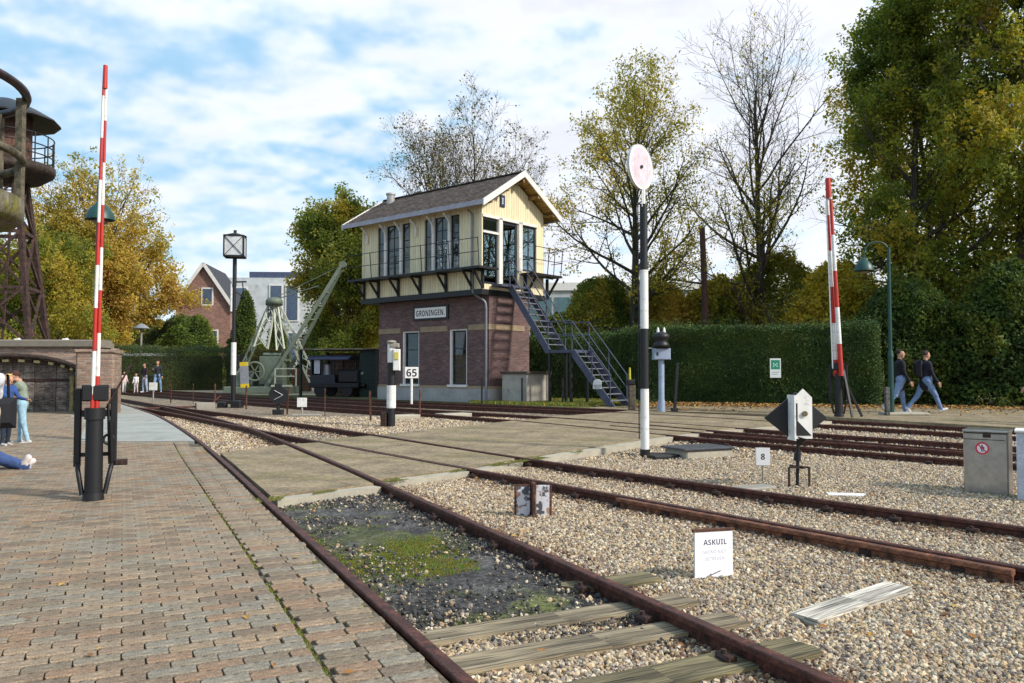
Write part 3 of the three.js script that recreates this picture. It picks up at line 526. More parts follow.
// ------------------------------------------------------------------ signal box (local: x out of the gable, z out of the long side, origin at the near brick corner)
const TURN = Math.atan2(-0.647, 0.762);
const [wallT, wallB] = brickTex('wall', 8, 24, [[0.49, 0.385, 0.375], [0.46, 0.36, 0.35], [0.52, 0.41, 0.385], [0.44, 0.35, 0.345], [0.52, 0.42, 0.40]], [0.50, 0.43, 0.40], 201);
const m_brick = new THREE.MeshStandardMaterial({ color: C('#dcd9dc'), map: rep(wallT, 1 / 1.76, 1 / 1.5), bumpMap: rep(wallB, 1 / 1.76, 1 / 1.5), bumpScale: 0.008, roughness: 0.92 });
const m_yellow = new THREE.MeshStandardMaterial({ color: C('#f2e4bc'), map: rep(TX.board, 0.9, 0.9), bumpMap: rep(TX.boardB, 0.9, 0.9), bumpScale: 0.012, roughness: 0.7 });
const m_trim = mat('#e9e5de', { tex: 'clean', rough: 0.6, s: 1.2, bump: 0.001 });
const m_sash = mat('#2b3440', { rough: 0.45, s: 1, bump: 0.0005 });
const shingT = grayTex('shingle', 512, (u, v) => { const r = Math.floor(v * 16), f = v * 16 - r, uu = u * 10 + (r % 2) * 0.5, c = Math.floor(uu) % 10, fx = uu - Math.floor(uu); const k = (0.62 + 0.36 * hash2(r, c, 7)) * (0.72 + 0.5 * fbm(u * 30, v * 30, 30, 3, 3)) * (f < 0.10 || fx < 0.05 ? 0.55 : 1); const moss = sstep(0.55, 0.75, fbm(u * 4, v * 4, 4, 13, 4)) * 0.4; return [mix(k * 0.56, 0.36, moss), mix(k * 0.52, 0.35, moss), mix(k * 0.51, 0.28, moss)]; });
const m_shingle = new THREE.MeshStandardMaterial({ color: C('#d6c6b4'), map: rep(shingT, 0.5, 0.5), bumpMap: rep(shingT, 0.5, 0.5), bumpScale: 0.03, roughness: 0.92 });
// wall in the plane x-y with openings [x0, x1, y0, y1]; returns boxes of thickness t from z - t to z
function wallBoxes(x0, x1, y0, y1, z, t, holes) {
  const xs = [...new Set([x0, x1, ...holes.flatMap((h) => [h[0], h[1]])])].sort((a, b) => a - b), out = [];
  for (let i = 0; i + 1 < xs.length; i++) {
    const a = xs[i], b = xs[i + 1], hs = holes.filter((h) => h[0] < b - 1e-6 && h[1] > a + 1e-6).sort((p, q) => p[2] - q[2]); let y = y0;
    for (const h of hs) { if (h[2] > y + 1e-6) out.push(bx(a, b, y, h[2], z - t, z)); y = h[3]; }
    if (y < y1 - 1e-6) out.push(bx(a, b, y, y1, z - t, z));
  }
  return out;
}
// a window in the plane x-y: frame, muntins, glass; face tells how to turn it
function windowIn(parent, name, x0, x1, y0, y1, z, cols, rows, face, fr = 0.06, frame = m_sash) {
  const w = new THREE.Group(); w.name = name; parent.add(w); if (face) { w.rotation.y = face.ry; w.position.set(...face.at); }
  const g = [bx(x0, x0 + fr, y0, y1, z - 0.05, z), bx(x1 - fr, x1, y0, y1, z - 0.05, z), bx(x0 + fr, x1 - fr, y0, y0 + fr, z - 0.05, z - 0.001), bx(x0 + fr, x1 - fr, y1 - fr, y1, z - 0.05, z - 0.001)];
  for (let i = 1; i < cols; i++) { const x = mix(x0, x1, i / cols); g.push(bx(x - 0.018, x + 0.018, y0 + fr, y1 - fr, z - 0.04, z - 0.008)); }
  for (let i = 1; i < rows; i++) { const y = mix(y0, y1, i / rows); g.push(bx(x0 + fr, x1 - fr, y - 0.02, y + 0.02, z - 0.039, z - 0.010)); }
  part('frame', g, frame, w);
  part('pane', [bx(x0 + fr * 0.5, x1 - fr * 0.5, y0 + fr * 0.5, y1 - fr * 0.5, z - 0.028, z - 0.022)], m_glass, w);
  return w;
}
const SB = thing('signal_box', 'old railway signal box with yellow timber cabin above a brick base, signed GRONINGEN', 'signal box', [-0.83, 0.18, -28.9], TURN);
{
  const W = 2.0, L = 6.07, base = new THREE.Group(); base.name = 'brick_base'; SB.add(base);
  const holes = [[-4.67, -3.68, 0.62, 2.72], [-2.03, -1.10, 0.62, 2.72]];
  part('wall', [wallBoxes(-L, 0, 0.5, 3.9, 0, 0.3, holes), bx(-0.3, 0, 0.5, 3.9, -W, -0.3), bx(-L, -L + 0.3, 0.5, 3.9, -W, -0.3), bx(-L, 0, 0.5, 3.9, -W - 0.3, -W)], m_brick, base);
  part('plinth', [bx(-L - 0.04, 0.04, -0.15, 0.5, -W - 0.3, 0.04)], mat('#b9b7b4', { tex: 'plaster', rough: 0.9, s: 0.7, bump: 0.003 }), base);
  part('stone_band', [bx(-L - 0.015, -4.75, 2.66, 2.86, -0.05, 0.02), bx(-3.60, -2.11, 2.66, 2.86, -0.05, 0.02), bx(-1.02, 0.015, 2.66, 2.86, -0.05, 0.02), bx(-0.02, 0.02, 2.66, 2.86, -W, -0.05), bx(-L - 0.015, 0.015, 0.5, 0.6, -0.05, 0.02), bx(-0.02, 0.02, 0.5, 0.6, -W, -0.05)], mat('#b09a7c', { tex: 'plaster', rough: 0.9, s: 1, bump: 0.002 }), base);
  part('floor_inside', [bx(-L + 0.3, -0.3, 0.5, 0.55, -W, -0.3)], m_conc, base);
  for (const [a, b, c, d] of holes) {
    const w = windowIn(SB, 'ground_floor_window', a + 0.09, b - 0.07, c + 0.02, d - 0.05, -0.12, 1, 3, null, 0.06, m_sash);
    part('casing', [bx(a, a + 0.09, c, d, -0.14, -0.04), bx(b - 0.07, b, c, d, -0.14, -0.04), bx(a + 0.09, b - 0.07, d - 0.05, d, -0.14, -0.04)], m_trim, w);
    part('sill', [bx(a - 0.05, b + 0.05, c - 0.07, c + 0.02, -0.14, 0.07)], m_trim, w);
  }
  const sign = part('name_board', [bx(-4.0, -2.03, 3.12, 3.68, 0.0, 0.05)], m_black, SB);
  printed('lettering', 1.72, 0.40, 512, 120, (g, w, h) => { g.fillStyle = '#e6e2dd'; g.fillRect(0, 0, w, h); g.fillStyle = '#17161a'; g.font = 'bold 84px sans-serif'; g.textAlign = 'center'; g.textBaseline = 'middle'; g.save(); g.translate(w / 2, h / 2 + 4); const tw = g.measureText('GRONINGEN.').width; g.scale((w * 0.94) / tw, 1.12); g.fillText('GRONINGEN.', 0, 0); g.restore(); }, sign, [-3.015, 3.40, 0.053]);
  // cabin: hollow, boarded, with real openings
  const z1 = 0.4, z0 = -3.2, x0 = -6.67, y0 = 4.1, ye = 7.30, cab = new THREE.Group(); cab.name = 'cabin'; SB.add(cab);
  const front = [[-5.72, -3.80, 4.92, 6.94], [-2.98, -1.12, 4.92, 6.94]], gab = [[0.05, 0.89, 4.30, 6.72], [1.12, 2.02, 4.30, 6.72], [2.27, 3.14, 4.95, 6.72]];
  const gw = wallBoxes(0, 3.6, y0, ye, 0, 0.12, gab);           // in s-y, s running from the near corner along the gable
  const tri = new THREE.Shape([[0, ye], [3.6, ye], [1.8, 8.36]].map((p) => new THREE.Vector2(...p))), triG = new THREE.ExtrudeGeometry(tri, { depth: 0.12, bevelEnabled: false }).translate(0, 0, -0.12);
  const toGable = (g) => g.rotateY(Math.PI / 2).translate(0, 0, z1);   // local x (s) -> -z, outward +z -> +x
  part('wall', [wallBoxes(x0, -0.12, y0, ye, z1, 0.12, front), ...gw.map(toGable), toGable(triG), bx(x0, x0 + 0.12, y0, 8.0, z0 + 1, z1 - 1.2), bx(x0, x0 + 0.12, y0, ye, z0 + 0.12, z0 + 1), bx(x0, x0 + 0.12, y0, ye, z1 - 1.2, z1 - 0.12), wallBoxes(x0, -0.12, y0, ye, z0 + 0.12, 0.12, [[-6.3, -3.5, 4.95, 6.95], [-3.2, -0.4, 4.95, 6.95]])], m_yellow, cab);
  part('corner_board', [bx(-0.14, 0.012, y0, 7.2, z1 - 0.04, z1 + 0.02)], m_yellow, cab); part('corner_board', [bx(x0 - 0.012, x0 + 0.1, y0, 7.2, z1 - 0.04, z1 + 0.02)], m_yellow, cab);
  part('floor', [bx(x0 + 0.12, -0.12, 4.55, 4.62, z0 + 0.12, z1 - 0.12)], mat('#6d5b48', { tex: 'wood', s: 1 }), cab);
  part('ceiling', [bx(x0 + 0.12, -0.12, 7.0, 7.04, z0 + 0.12, z1 - 0.12)], m_trim, cab);
  part('base_beam', [bx(x0 - 0.05, 0.04, 3.9, 4.1, z0 - 0.04, z1 + 0.04)], m_black, cab);
  for (const [a, b, c, d] of front) {
    const mid = [a + 0.50, b - 0.50];
    windowIn(SB, 'cabin_window', a + 0.03, mid[0] - 0.06, c, d, z1 - 0.03, 1, 3, null, 0.045); windowIn(SB, 'cabin_window', mid[0] + 0.06, mid[1] - 0.06, c, d, z1 - 0.03, 2, 4, null, 0.045); windowIn(SB, 'cabin_window', mid[1] + 0.06, b - 0.03, c, d, z1 - 0.03, 1, 3, null, 0.045);
    for (const m of mid) part('window_post', [bx(m - 0.06, m + 0.06, c - 0.02, d + 0.05, z1 - 0.10, z1 + 0.05)], m_trim, SB);
  }
  const gf = { ry: Math.PI / 2, at: [0, 0, z1] };
  windowIn(SB, 'gable_window', 0.07, 0.87, 4.32, 6.15, -0.03, 1, 1, gf); windowIn(SB, 'gable_window', 0.07, 0.87, 6.23, 6.70, -0.03, 1, 1, gf);
  windowIn(SB, 'cabin_door', 1.14, 2.00, 4.32, 6.70, -0.03, 1, 2, gf, 0.09); windowIn(SB, 'gable_window', 2.29, 3.12, 4.97, 6.70, -0.03, 2, 3, gf);
  part('window_post', [bx(-0.06, 0.05, 4.30, 6.80, z1 - 1.10, z1 - 0.91), bx(-0.06, 0.05, 4.92, 6.80, z1 - 2.25, z1 - 2.05), bx(-0.06, 0.04, 6.15, 6.23, z1 - 0.89, z1 - 0.05), bx(-0.02, 0.05, 6.72, 6.82, z1 - 3.2, z1 - 0.02)], m_trim, SB);
  for (const [a, b] of [[-6.3, -3.5], [-3.2, -0.4]]) windowIn(SB, 'rear_window', a, b, 4.95, 6.95, z0 + 0.06, 4, 3);
  // roof
  const ez = 0.85, rz = -1.4, bz = -3.65, ey = 7.17, ry = 8.56, xa = -7.4, xb = 0.5, slab = (zA, yA, zB, yB, t, xA, xB) => { const s = new THREE.Shape([[-zA, yA], [-zB, yB], [-zB, yB + t], [-zA, yA + t]].map((p) => new THREE.Vector2(...p))); return new THREE.ExtrudeGeometry(s, { depth: xB - xA, bevelEnabled: false }).rotateY(Math.PI / 2).translate(xA, 0, 0); };
  const roof = new THREE.Group(); roof.name = 'roof'; SB.add(roof);
  const sl = (zA, yA, zB, yB, t, y) => slab(zA, yA + y, zB, yB + y, t, xa, xb);
  // each slope is laid as overlapping courses of shingles
  const courses = [], nC = 15;
  for (const [e, y] of [[ez, ey], [bz, ey]]) for (let i = 0; i < nC; i++) { const a = i / nC, b = (i + 1.12) / nC; const zA = mix(e, rz, a), zB = mix(e, rz, Math.min(1, b)), yA = mix(y, ry, a), yB = mix(y, ry, Math.min(1, b)); courses.push(slab(zA, yA + 0.022, zB, yB + 0.004, 0.014, xa - 0.01, xb + 0.01)); }
  part('shingles', courses, m_shingle, roof);
  part('roof_deck', [sl(ez - 0.02, ey - 0.085, rz, ry - 0.10, 0.09, 0), sl(bz + 0.02, ey - 0.085, rz, ry - 0.10, 0.09, 0)], mat('#c9a04e', { tex: 'wood', s: [0.6, 1.5], rough: 0.8 }), roof);
  part('ridge_cap', [bar([xa, ry + 0.035, rz], [xb, ry + 0.035, rz], 0.2, 0.035)], m_shingle, roof);
  for (const [a, b] of [[xb, xb + 0.045], [xa - 0.045, xa]]) for (const e of [ez + 0.04, bz - 0.04]) part('bargeboard', [slab(e, ey - 0.20, rz, ry - 0.16, 0.24, a, b)], m_trim, roof);
  part('eaves_board', [bx(xa, xb, ey - 0.14, ey + 0.03, ez, ez + 0.05), bx(xa, xb, ey - 0.14, ey + 0.03, bz - 0.05, bz)], mat('#b9b6c2', { rough: 0.6, s: 1 }), roof);
  const m_purlin = mat('#b48d45', { tex: 'wood', s: 1 }); for (const [z, y] of [[0.42, 7.28], [-0.5, 7.86], [-2.3, 7.86], [-3.22, 7.28], [rz, 8.30]]) part('purlin', [bx(0.0, xb - 0.005, y - 0.13, y, z - 0.06, z + 0.06)], m_purlin, roof);
  const ch = part('flue_pipe', [lathe([[0.001, -0.6], [0.17, -0.6], [0.17, 0.30], [0.21, 0.31], [0.21, 0.38], [0.001, 0.40]], 16, -6.55, 8.34, -1.0)], mat('#c4c2be', { rough: 0.45, metal: 0.3 }), roof);
  // eaves brackets along the long side
  for (const x of [-6.3, -5.19, -4.31, -3.4, -2.48, -1.58]) part('eaves_bracket', [tube([[x, 6.35, z1 + 0.05], [x, 6.72, z1 + 0.10], [x, 6.98, z1 + 0.38]], 0.045, 5)], m_trim, SB);
  // gable plate
  const pl = part('gable_plate', [bx(0.0, 0.04, 7.22, 7.66, -0.84, -0.58)], mat('#22304c', { rough: 0.4 }), SB);
  printed('letter', 0.24, 0.42, 64, 112, (g, w, h) => { g.fillStyle = '#22304c'; g.fillRect(0, 0, w, h); g.fillStyle = '#c9cfe0'; g.font = 'bold 84px serif'; g.textAlign = 'center'; g.textBaseline = 'middle'; g.fillText('I', w / 2, h / 2); }, pl, [0.043, 7.44, -0.71], Math.PI / 2);
  // balcony
  const bal = new THREE.Group(); bal.name = 'balcony'; SB.add(bal);
  part('walkway', [bx(-6.95, 0.42, 4.78, 4.86, z1 + 0.02, 0.98), bx(0.02, 0.42, 4.78, 4.86, -0.05, z1 + 0.02), bx(0.02, 0.62, 4.78, 4.86, -3.6, -1.75), bx(-6.95, x0 - 0.02, 4.78, 4.86, -2.2, z1 + 0.02)], m_black, bal);
  for (const x of [-6.5, -5.6, -4.4, -3.15, -1.75, -0.42, 0.1]) part('bracket', [bar([x, 4.76, 0.95], [x, 4.15, z1 + 0.05], 0.07), bar([x, 4.74, 0.95], [x, 4.74, z1], 0.06), bar([x, 4.76, z1 + 0.06], [x, 4.1, z1 + 0.06], 0.09)], m_black, bal);
  for (const z of [-2.0, -3.35]) part('bracket', [bar([0.6, 4.75, z], [0.05, 4.0, z], 0.07), bar([0.06, 4.76, z], [0.06, 3.95, z], 0.09)], m_black, bal);
  const post = (x, z, ox, oz) => part('railing_post', [rd([x, 4.82, z], [x + ox, 5.86, z + oz], 0.017, 0.017, 6)], m_black, bal);
  for (let i = 0; i <= 5; i++) post(mix(-6.9, 0.38, i / 5), 0.95, 0, 0.08);
  for (const y of [5.84, 5.36]) part('railing_bar', [rd([-6.9, y, 0.95 + (y - 4.82) * 0.08], [0.38, y, 0.95 + (y - 4.82) * 0.08], 0.014, 0.014, 6)], m_black, bal);
  for (const z of [-1.85, -2.7, -3.55]) post(0.58, z, 0.1, 0);
  post(0.2, -3.58, 0, -0.1);
  for (const y of [5.84, 5.36]) part('railing_bar', [rd([0.58 + (y - 4.82) * 0.1, y, -1.85], [0.58 + (y - 4.82) * 0.1, y, -3.6], 0.014, 0.014, 6), rd([0.58 + (y - 4.82) * 0.1, y, -3.6], [0.05, y, -3.62], 0.014, 0.014, 6)], m_black, bal);
  part('downpipe', [tube([[-0.40, 6.95, z1 + 0.30], [-0.40, 6.85, z1 + 0.10], [-0.40, 6.6, z1 + 0.07]], 0.04, 7), rd([-0.40, 6.62, z1 + 0.07], [-0.40, 4.16, z1 + 0.07], 0.04, 0.04, 8), tube([[-0.40, 4.18, z1 + 0.07], [-0.38, 3.95, z1 + 0.0], [-0.12, 3.66, 0.10], [-0.08, 3.4, 0.07]], 0.045, 7, 16), rd([-0.08, 3.45, 0.07], [-0.08, -0.1, 0.07], 0.045, 0.045, 8)], mat('#8d8f96', { rough: 0.5, metal: 0.3 }), SB);
}
// staircase: runs straight out of the gable
{
  const S = thing('staircase', 'grey blue steel staircase with landing beside the signal box', 'staircase', [-0.83, 0.18, -28.9], TURN);
  const zN = 0.4 - 1.0, zF = 0.4 - 1.95, top = 4.28, land = 1.88;
  part('top_landing', [bx(0.06, 0.55, top - 0.08, top, zF, zN + 0.55)], m_steelg, S);
  part('middle_landing', [bx(2.23, 3.30, land - 0.10, land, zF, zN)], m_steelg, S);
  const flight = (xa, ya, xb, yb) => { for (const z of [zN, zF]) part('stringer', [bar([xa, ya - 0.06, z], [xb, yb - 0.06, z], 0.05, 0.24)], m_steelg, S); const n = Math.round((ya - yb) / 0.21); for (let i = 1; i < n; i++) { const t = i / n; part('tread', [bx(mix(xa, xb, t) - 0.11, mix(xa, xb, t) + 0.11, mix(ya, yb, t) - 0.03, mix(ya, yb, t), zF + 0.02, zN - 0.02)], m_treadL, S); } };
  const m_treadL = mat('#7d7f88', { rough: 0.6 });
  flight(0.5, top, 2.25, land); flight(3.28, land, 4.9, -0.02);
  for (const z of [zN + 0.03, zF - 0.03]) for (const dy of [0.98, 0.52]) part('handrail', [rd([0.5, top + dy, z], [2.25, land + dy, z], 0.02), rd([2.25, land + dy, z], [3.28, land + dy, z], 0.02), rd([3.28, land + dy, z], [4.85, 0.02 + dy, z], 0.02)], m_steelg, S);
  for (const z of [zN + 0.03, zF - 0.03]) for (const [x, y] of [[0.5, top], [1.4, 3.05], [2.25, land], [3.28, land], [4.1, 0.9], [4.82, 0.05]]) part('handrail_post', [rd([x, y - 0.1, z], [x, y + 0.99, z], 0.022)], m_steelg, S);
  for (const x of [2.3, 3.22]) for (const z of [zN, zF]) part('support_leg', [bar([x, land - 0.1, z], [x, -0.15, z], 0.08)], m_black, S);
  part('notice_disc', [new THREE.CylinderGeometry(0.17, 0.17, 0.02, 24).rotateX(Math.PI / 2).translate(4.35, 0.72, zN + 0.08), bx(4.18, 4.52, 0.56, 0.70, zN + 0.07, zN + 0.09)], m_white, S);
}
// concrete hut at the foot of the gable
{
  const H0 = thing('concrete_locker', 'pale concrete locker with flat dark lid against the signal box gable', 'locker', [-0.83, 0.18, -28.9], TURN);
  part('body', [cham(1.15, 1.15, 1.3, 0.015, 1.02, -0.1, -0.85)], mat('#c3bcae', { tex: 'plaster', rough: 0.95, s: 0.9, bump: 0.004 }), H0);
  part('lid', [cham(1.28, 0.09, 1.42, 0.01, 1.02, 1.05, -0.85)], mat('#5c5247', { tex: 'plaster', rough: 0.9 }), H0);
}
// ------------------------------------------------------------------ signals, gates, notices, lamps
const GB = (z) => rise(z) + BED;
const banded = (t, x, z, r, bands) => { for (const [y0, y1, m, k = 1] of bands) part(m === m_white ? 'white_band' : 'black_band', [rd([x, y0, z], [x, y1, z], r * k, r * k, 20)], m, t); };
// tall disc signal
{
  const t = thing('disc_signal', 'tall black and white banded post with pale pink round signal disc', 'signal', [2.25, GB(-13.59), -13.59]);
  banded(t, 0, 0, 0.072, [[-0.1, 0.13, m_black, 1.18], [0.13, 1.15, m_white], [1.15, 2.17, m_black], [2.17, 3.17, m_white], [3.17, 4.30, m_black, 0.92]]);
  part('neck', [rd([0, 4.3, 0], [0, 4.62, 0], 0.03), rd([-0.03, 4.25, 0.05], [-0.03, 4.7, 0.05], 0.012)], m_white, t);
  part('crank_rod', [rd([-0.10, 0.3, 0.02], [-0.10, 4.5, 0.02], 0.010, 0.010, 6), bar([-0.11, 4.3, 0.02], [0, 4.3, 0], 0.02), bar([-0.11, 2.2, 0.02], [0, 2.2, 0], 0.02)], m_black, t);
  const d = new THREE.Group(); d.name = 'disc'; t.add(d); d.position.set(-0.06, 4.93, 0.06); d.rotation.y = 0.86;
  part('rim', [new THREE.CylinderGeometry(0.385, 0.385, 0.05, 48, 1, true).rotateX(Math.PI / 2), new THREE.CylinderGeometry(0.385, 0.385, 0.012, 48).rotateX(Math.PI / 2).translate(0, 0, 0.0), new THREE.RingGeometry(0.322, 0.384, 48).translate(0, 0, 0.0135)], m_white, d);
  part('face', [new THREE.CylinderGeometry(0.328, 0.328, 0.006, 40).rotateX(Math.PI / 2).translate(0, 0, 0.012)], mat('#eedbe4', { rough: 0.6, s: 2 }), d);
  part('bolt', [new THREE.CylinderGeometry(0.03, 0.03, 0.03, 10).rotateX(Math.PI / 2).translate(0, 0.0, 0.025)], m_black, d);
  part('seam', [bx(-0.200, -0.197, -0.2, 0.22, 0.014, 0.017), bx(0.197, 0.200, -0.2, 0.22, 0.014, 0.017)], mat('#b49aa6', { tex: null }), d);
  part('foot', [cham(0.34, 0.12, 0.30, 0.02, 0.22, -0.06, 0.0)], m_black, t);
}
// pit hatch beside it
{
  const t = thing('drain_hatch', 'concrete chamber with a dark metal cover beside the disc signal', 'hatch', [3.15, GB(-13.5), -13.55], 0.42);
  part('chamber', [cham(0.95, 0.2, 0.62, 0.02, 0, -0.05, 0)], m_concL, t);
  part('cover', [cham(1.02, 0.035, 0.70, 0.008, -0.03, 0.152, 0)], mat('#5d6068', { rough: 0.4, metal: 0.5, s: 2 }), t);
  part('pipe_box', [cham(0.5, 0.11, 0.25, 0.02, -0.75, -0.03, 0.05)], m_black, t);
}
// crossing gates
function gate(name, label, [x, y, z], H1, len, w, turn, lean, seg, rear, group) {
  const t = thing(name, label, 'gate', [x, y, z], turn, group);
  part('column', [rd([0, 0, 0], [0, 0.93 * H1, 0], 0.088 * H1, 0.082 * H1, 16), rd([0, 0, 0], [0, 0.08, 0], 0.105 * H1, 0.098 * H1, 16), rd([0, 0.84 * H1, 0], [0, 0.96 * H1, 0], 0.098 * H1, 0.098 * H1, 16)], m_black, t);
  for (const s of [-1, 1]) {
    part('side_frame', [cham(0.065 * H1, 0.82 * H1, 0.10, 0.01, s * 0.17 * H1, 0.34 * H1, -0.16)], m_black, t);
    part('strut', [tube([[s * 0.17 * H1, 0.40 * H1, -0.16], [s * 0.15 * H1, 0.30 * H1, -0.05], [s * 0.105 * H1, 0.06 * H1, 0.0]], 0.024, 6, 12)], m_black, t);
  }
  part('cross_beam', [bx(-0.17 * H1, 0.17 * H1, 0.86 * H1, 0.93 * H1, -0.19, -0.13), bx(-0.17 * H1, 0.17 * H1, 0.44 * H1, 0.48 * H1, -0.18, -0.14)], m_black, t);
  part('counterweight', [cham(0.24 * H1, 0.17 * H1, 0.2, 0.015, 0, 1.03 * H1, -0.02)], m_black, t);
  part('drive_rod', [rd([0.14 * H1, 0.36 * H1, -0.1], [0.12 * H1, 1.0 * H1, -0.06], 0.014), rd([0.16 * H1, 0.36 * H1, -0.1], [0.15 * H1, 0.82 * H1, -0.02], 0.02), new THREE.TorusGeometry(0.05 * H1, 0.014, 6, 16).translate(0.13 * H1, 0.62 * H1, -0.08)], m_black, t);
  part('lever', [bar([0.10, 0.95 * H1, -0.10], [0.33, 1.42 * H1, -0.12], 0.03, 0.02), cham(0.12, 0.06, 0.1, 0.01, 0.25 * H1, 0.34 * H1, -0.14)], m_chair, t);
  // the raised arm: two flat bars, banded out of step
  const arm = new THREE.Group(); arm.name = 'arm'; t.add(arm); arm.position.set(0, 0.90 * H1, 0.06); arm.rotation.z = lean; arm.rotation.x = rear ? -0.03 : 0;
  const tip = len - seg * 0.55;
  for (const [k, dx, ph] of [[0, -0.5, 0], [1, 0.5, 0.42]]) {
    let a = 0, i = 0; const cuts = [0]; while (a < tip) { a += seg * (i === 0 ? 0.45 + ph : 1); cuts.push(Math.min(a, tip)); i++; }
    for (let j = 0; j + 1 < cuts.length; j++) { const m = j % 2 ? m_white : m_red, w0 = w * mix(1, 0.58, cuts[j] / len), w1 = w * mix(1, 0.58, cuts[j + 1] / len); part(m === m_red ? 'red_band' : 'white_band', [rd([dx * w0 * 0.98, cuts[j], k * -0.01 + rear * dx], [dx * w1 * 0.98, cuts[j + 1], k * -0.01 + rear * dx], w0 * 0.5, w1 * 0.5, 10)], m, arm); }
  }
  part('tip', [rd([0, tip, 0], [0, len, 0], w * 0.60, w * 0.5, 12)], m_red, arm);
  if (rear) part('brace', [bar([-w, 0.2, 0.02], [-w * 0.6, tip * 0.97, 0.02], 0.03, 0.05)], m_white, arm);
  return t;
}
gate('crossing_gate', 'raised red and white crossing gate on the brick platform', [-4.37, 0, -8.4], 1, 3.68, 0.043, 0.40, -0.012, 0.45, 0, 'raised crossing gates');
{
  const t = gate('crossing_gate', 'raised red and white crossing gate in front of the right hedge', [8.44, 0.17, -20.7], 1.15, 5.2, 0.13, -0.35, 0.035, 0.95, 0.10, 'raised crossing gates');
  part('stay', [bar([0.05, 1.15, 0.1], [0.55, 0, -0.1], 0.05), bar([0.12, 1.2, 0.0], [0.30, 0, 0.35], 0.05)], m_black, t);
}
// signal with crossed lantern box
{
  const t = thing('lantern_signal', 'slim black and white signal post carrying a square lantern with crossed bars', 'signal', [-9.87, GB(-28.36), -28.36]);
  banded(t, 0, 0, 0.085, [[-0.1, 1.15, m_black], [1.15, 2.3, m_white, 1.05], [2.3, 3.4, m_black, 0.8]]);
  part('mast', [rd([0, 3.4, 0], [0, 4.3, 0], 0.06), rd([0, 4.3, 0], [0, 5.3, 0], 0.075)], m_black, t);
  part('white_band', [rd([-0.10, 3.4, 0], [-0.10, 4.4, 0], 0.05)], m_white, t);
  part('ladder_arm', [bar([-0.02, 4.45, 0], [0.45, 4.45, 0.1], 0.05), bar([0.3, 4.42, 0.05], [0.36, 3.9, 0.05], 0.03), bar([0.36, 3.9, 0.05], [0.05, 4.1, 0], 0.03)], m_black, t);
  const b = new THREE.Group(); b.name = 'lantern_box'; t.add(b); b.position.set(0, 5.35, 0); b.rotation.y = 0.2;
  const s = 0.33, e = 0.05, g = []; for (const x of [-s, s]) for (const z of [-s, s]) g.push(bar([x, 0, z], [x, 0.72, z], e)); for (const y of [0, 0.72]) for (const q of [-s, s]) g.push(bar([-s, y, q], [s, y, q], e), bar([q, y, -s], [q, y, s], e));
  part('frame', g, m_black, b); part('cap', [lathe([[0.001, 0.96], [0.06, 0.95], [0.05, 0.86], [0.40, 0.75], [0.40, 0.72], [0.001, 0.72]], 14)], m_black, b);
  for (const z of [-s, s]) part('pane', [bx(-s, s, 0, 0.72, z - 0.006, z + 0.006)], mat('#dfe4e6', { rough: 0.3 }), b);
  for (const x of [-s, s]) part('pane', [bx(x - 0.006, x + 0.006, 0, 0.72, -s, s)], mat('#dfe4e6', { rough: 0.3 }), b);
  for (const z of [-s - 0.012, s + 0.012]) for (const f of [0, 1]) part('cross_bar', [bar([-s, f * 0.72, z + f * 0.004], [s, (1 - f) * 0.72, z + f * 0.004], 0.05, 0.014)], m_black, b);
  part('point_motor', [cham(0.35, 0.3, 0.4, 0.03, 0.25, -0.05, 0.3), cham(0.3, 0.25, 0.3, 0.03, -0.3, -0.05, 0.2)], m_black, t);
}
// low lamp post
{
  const t = thing('lamp_signal', 'short black and white post with small white lamp box', 'signal', [-2.84, GB(-18.85), -18.85]);
  banded(t, 0, 0, 0.095, [[-0.1, 0.46, m_black], [0.46, 0.99, m_white, 1.15], [0.99, 1.53, m_black], [1.53, 1.98, m_white, 1.0]]);
  part('cap', [lathe([[0.001, 2.06], [0.10, 2.04], [0.13, 1.98], [0.001, 1.97]], 14), cham(0.22, 0.1, 0.12, 0.02, 0.08, 1.88, 0.06)], m_conc, t);
  part('lamp_box', [cham(0.16, 0.5, 0.14, 0.015, 0.14, 1.34, 0.1)], m_white, t);
  part('lens', [cham(0.10, 0.17, 0.02, 0.004, 0.14, 1.60, 0.18)], mat('#e4d36a', { rough: 0.3 }), t);
  part('foot_box', [cham(0.14, 0.4, 0.2, 0.02, -0.17, -0.05, 0)], m_chair, t);
}
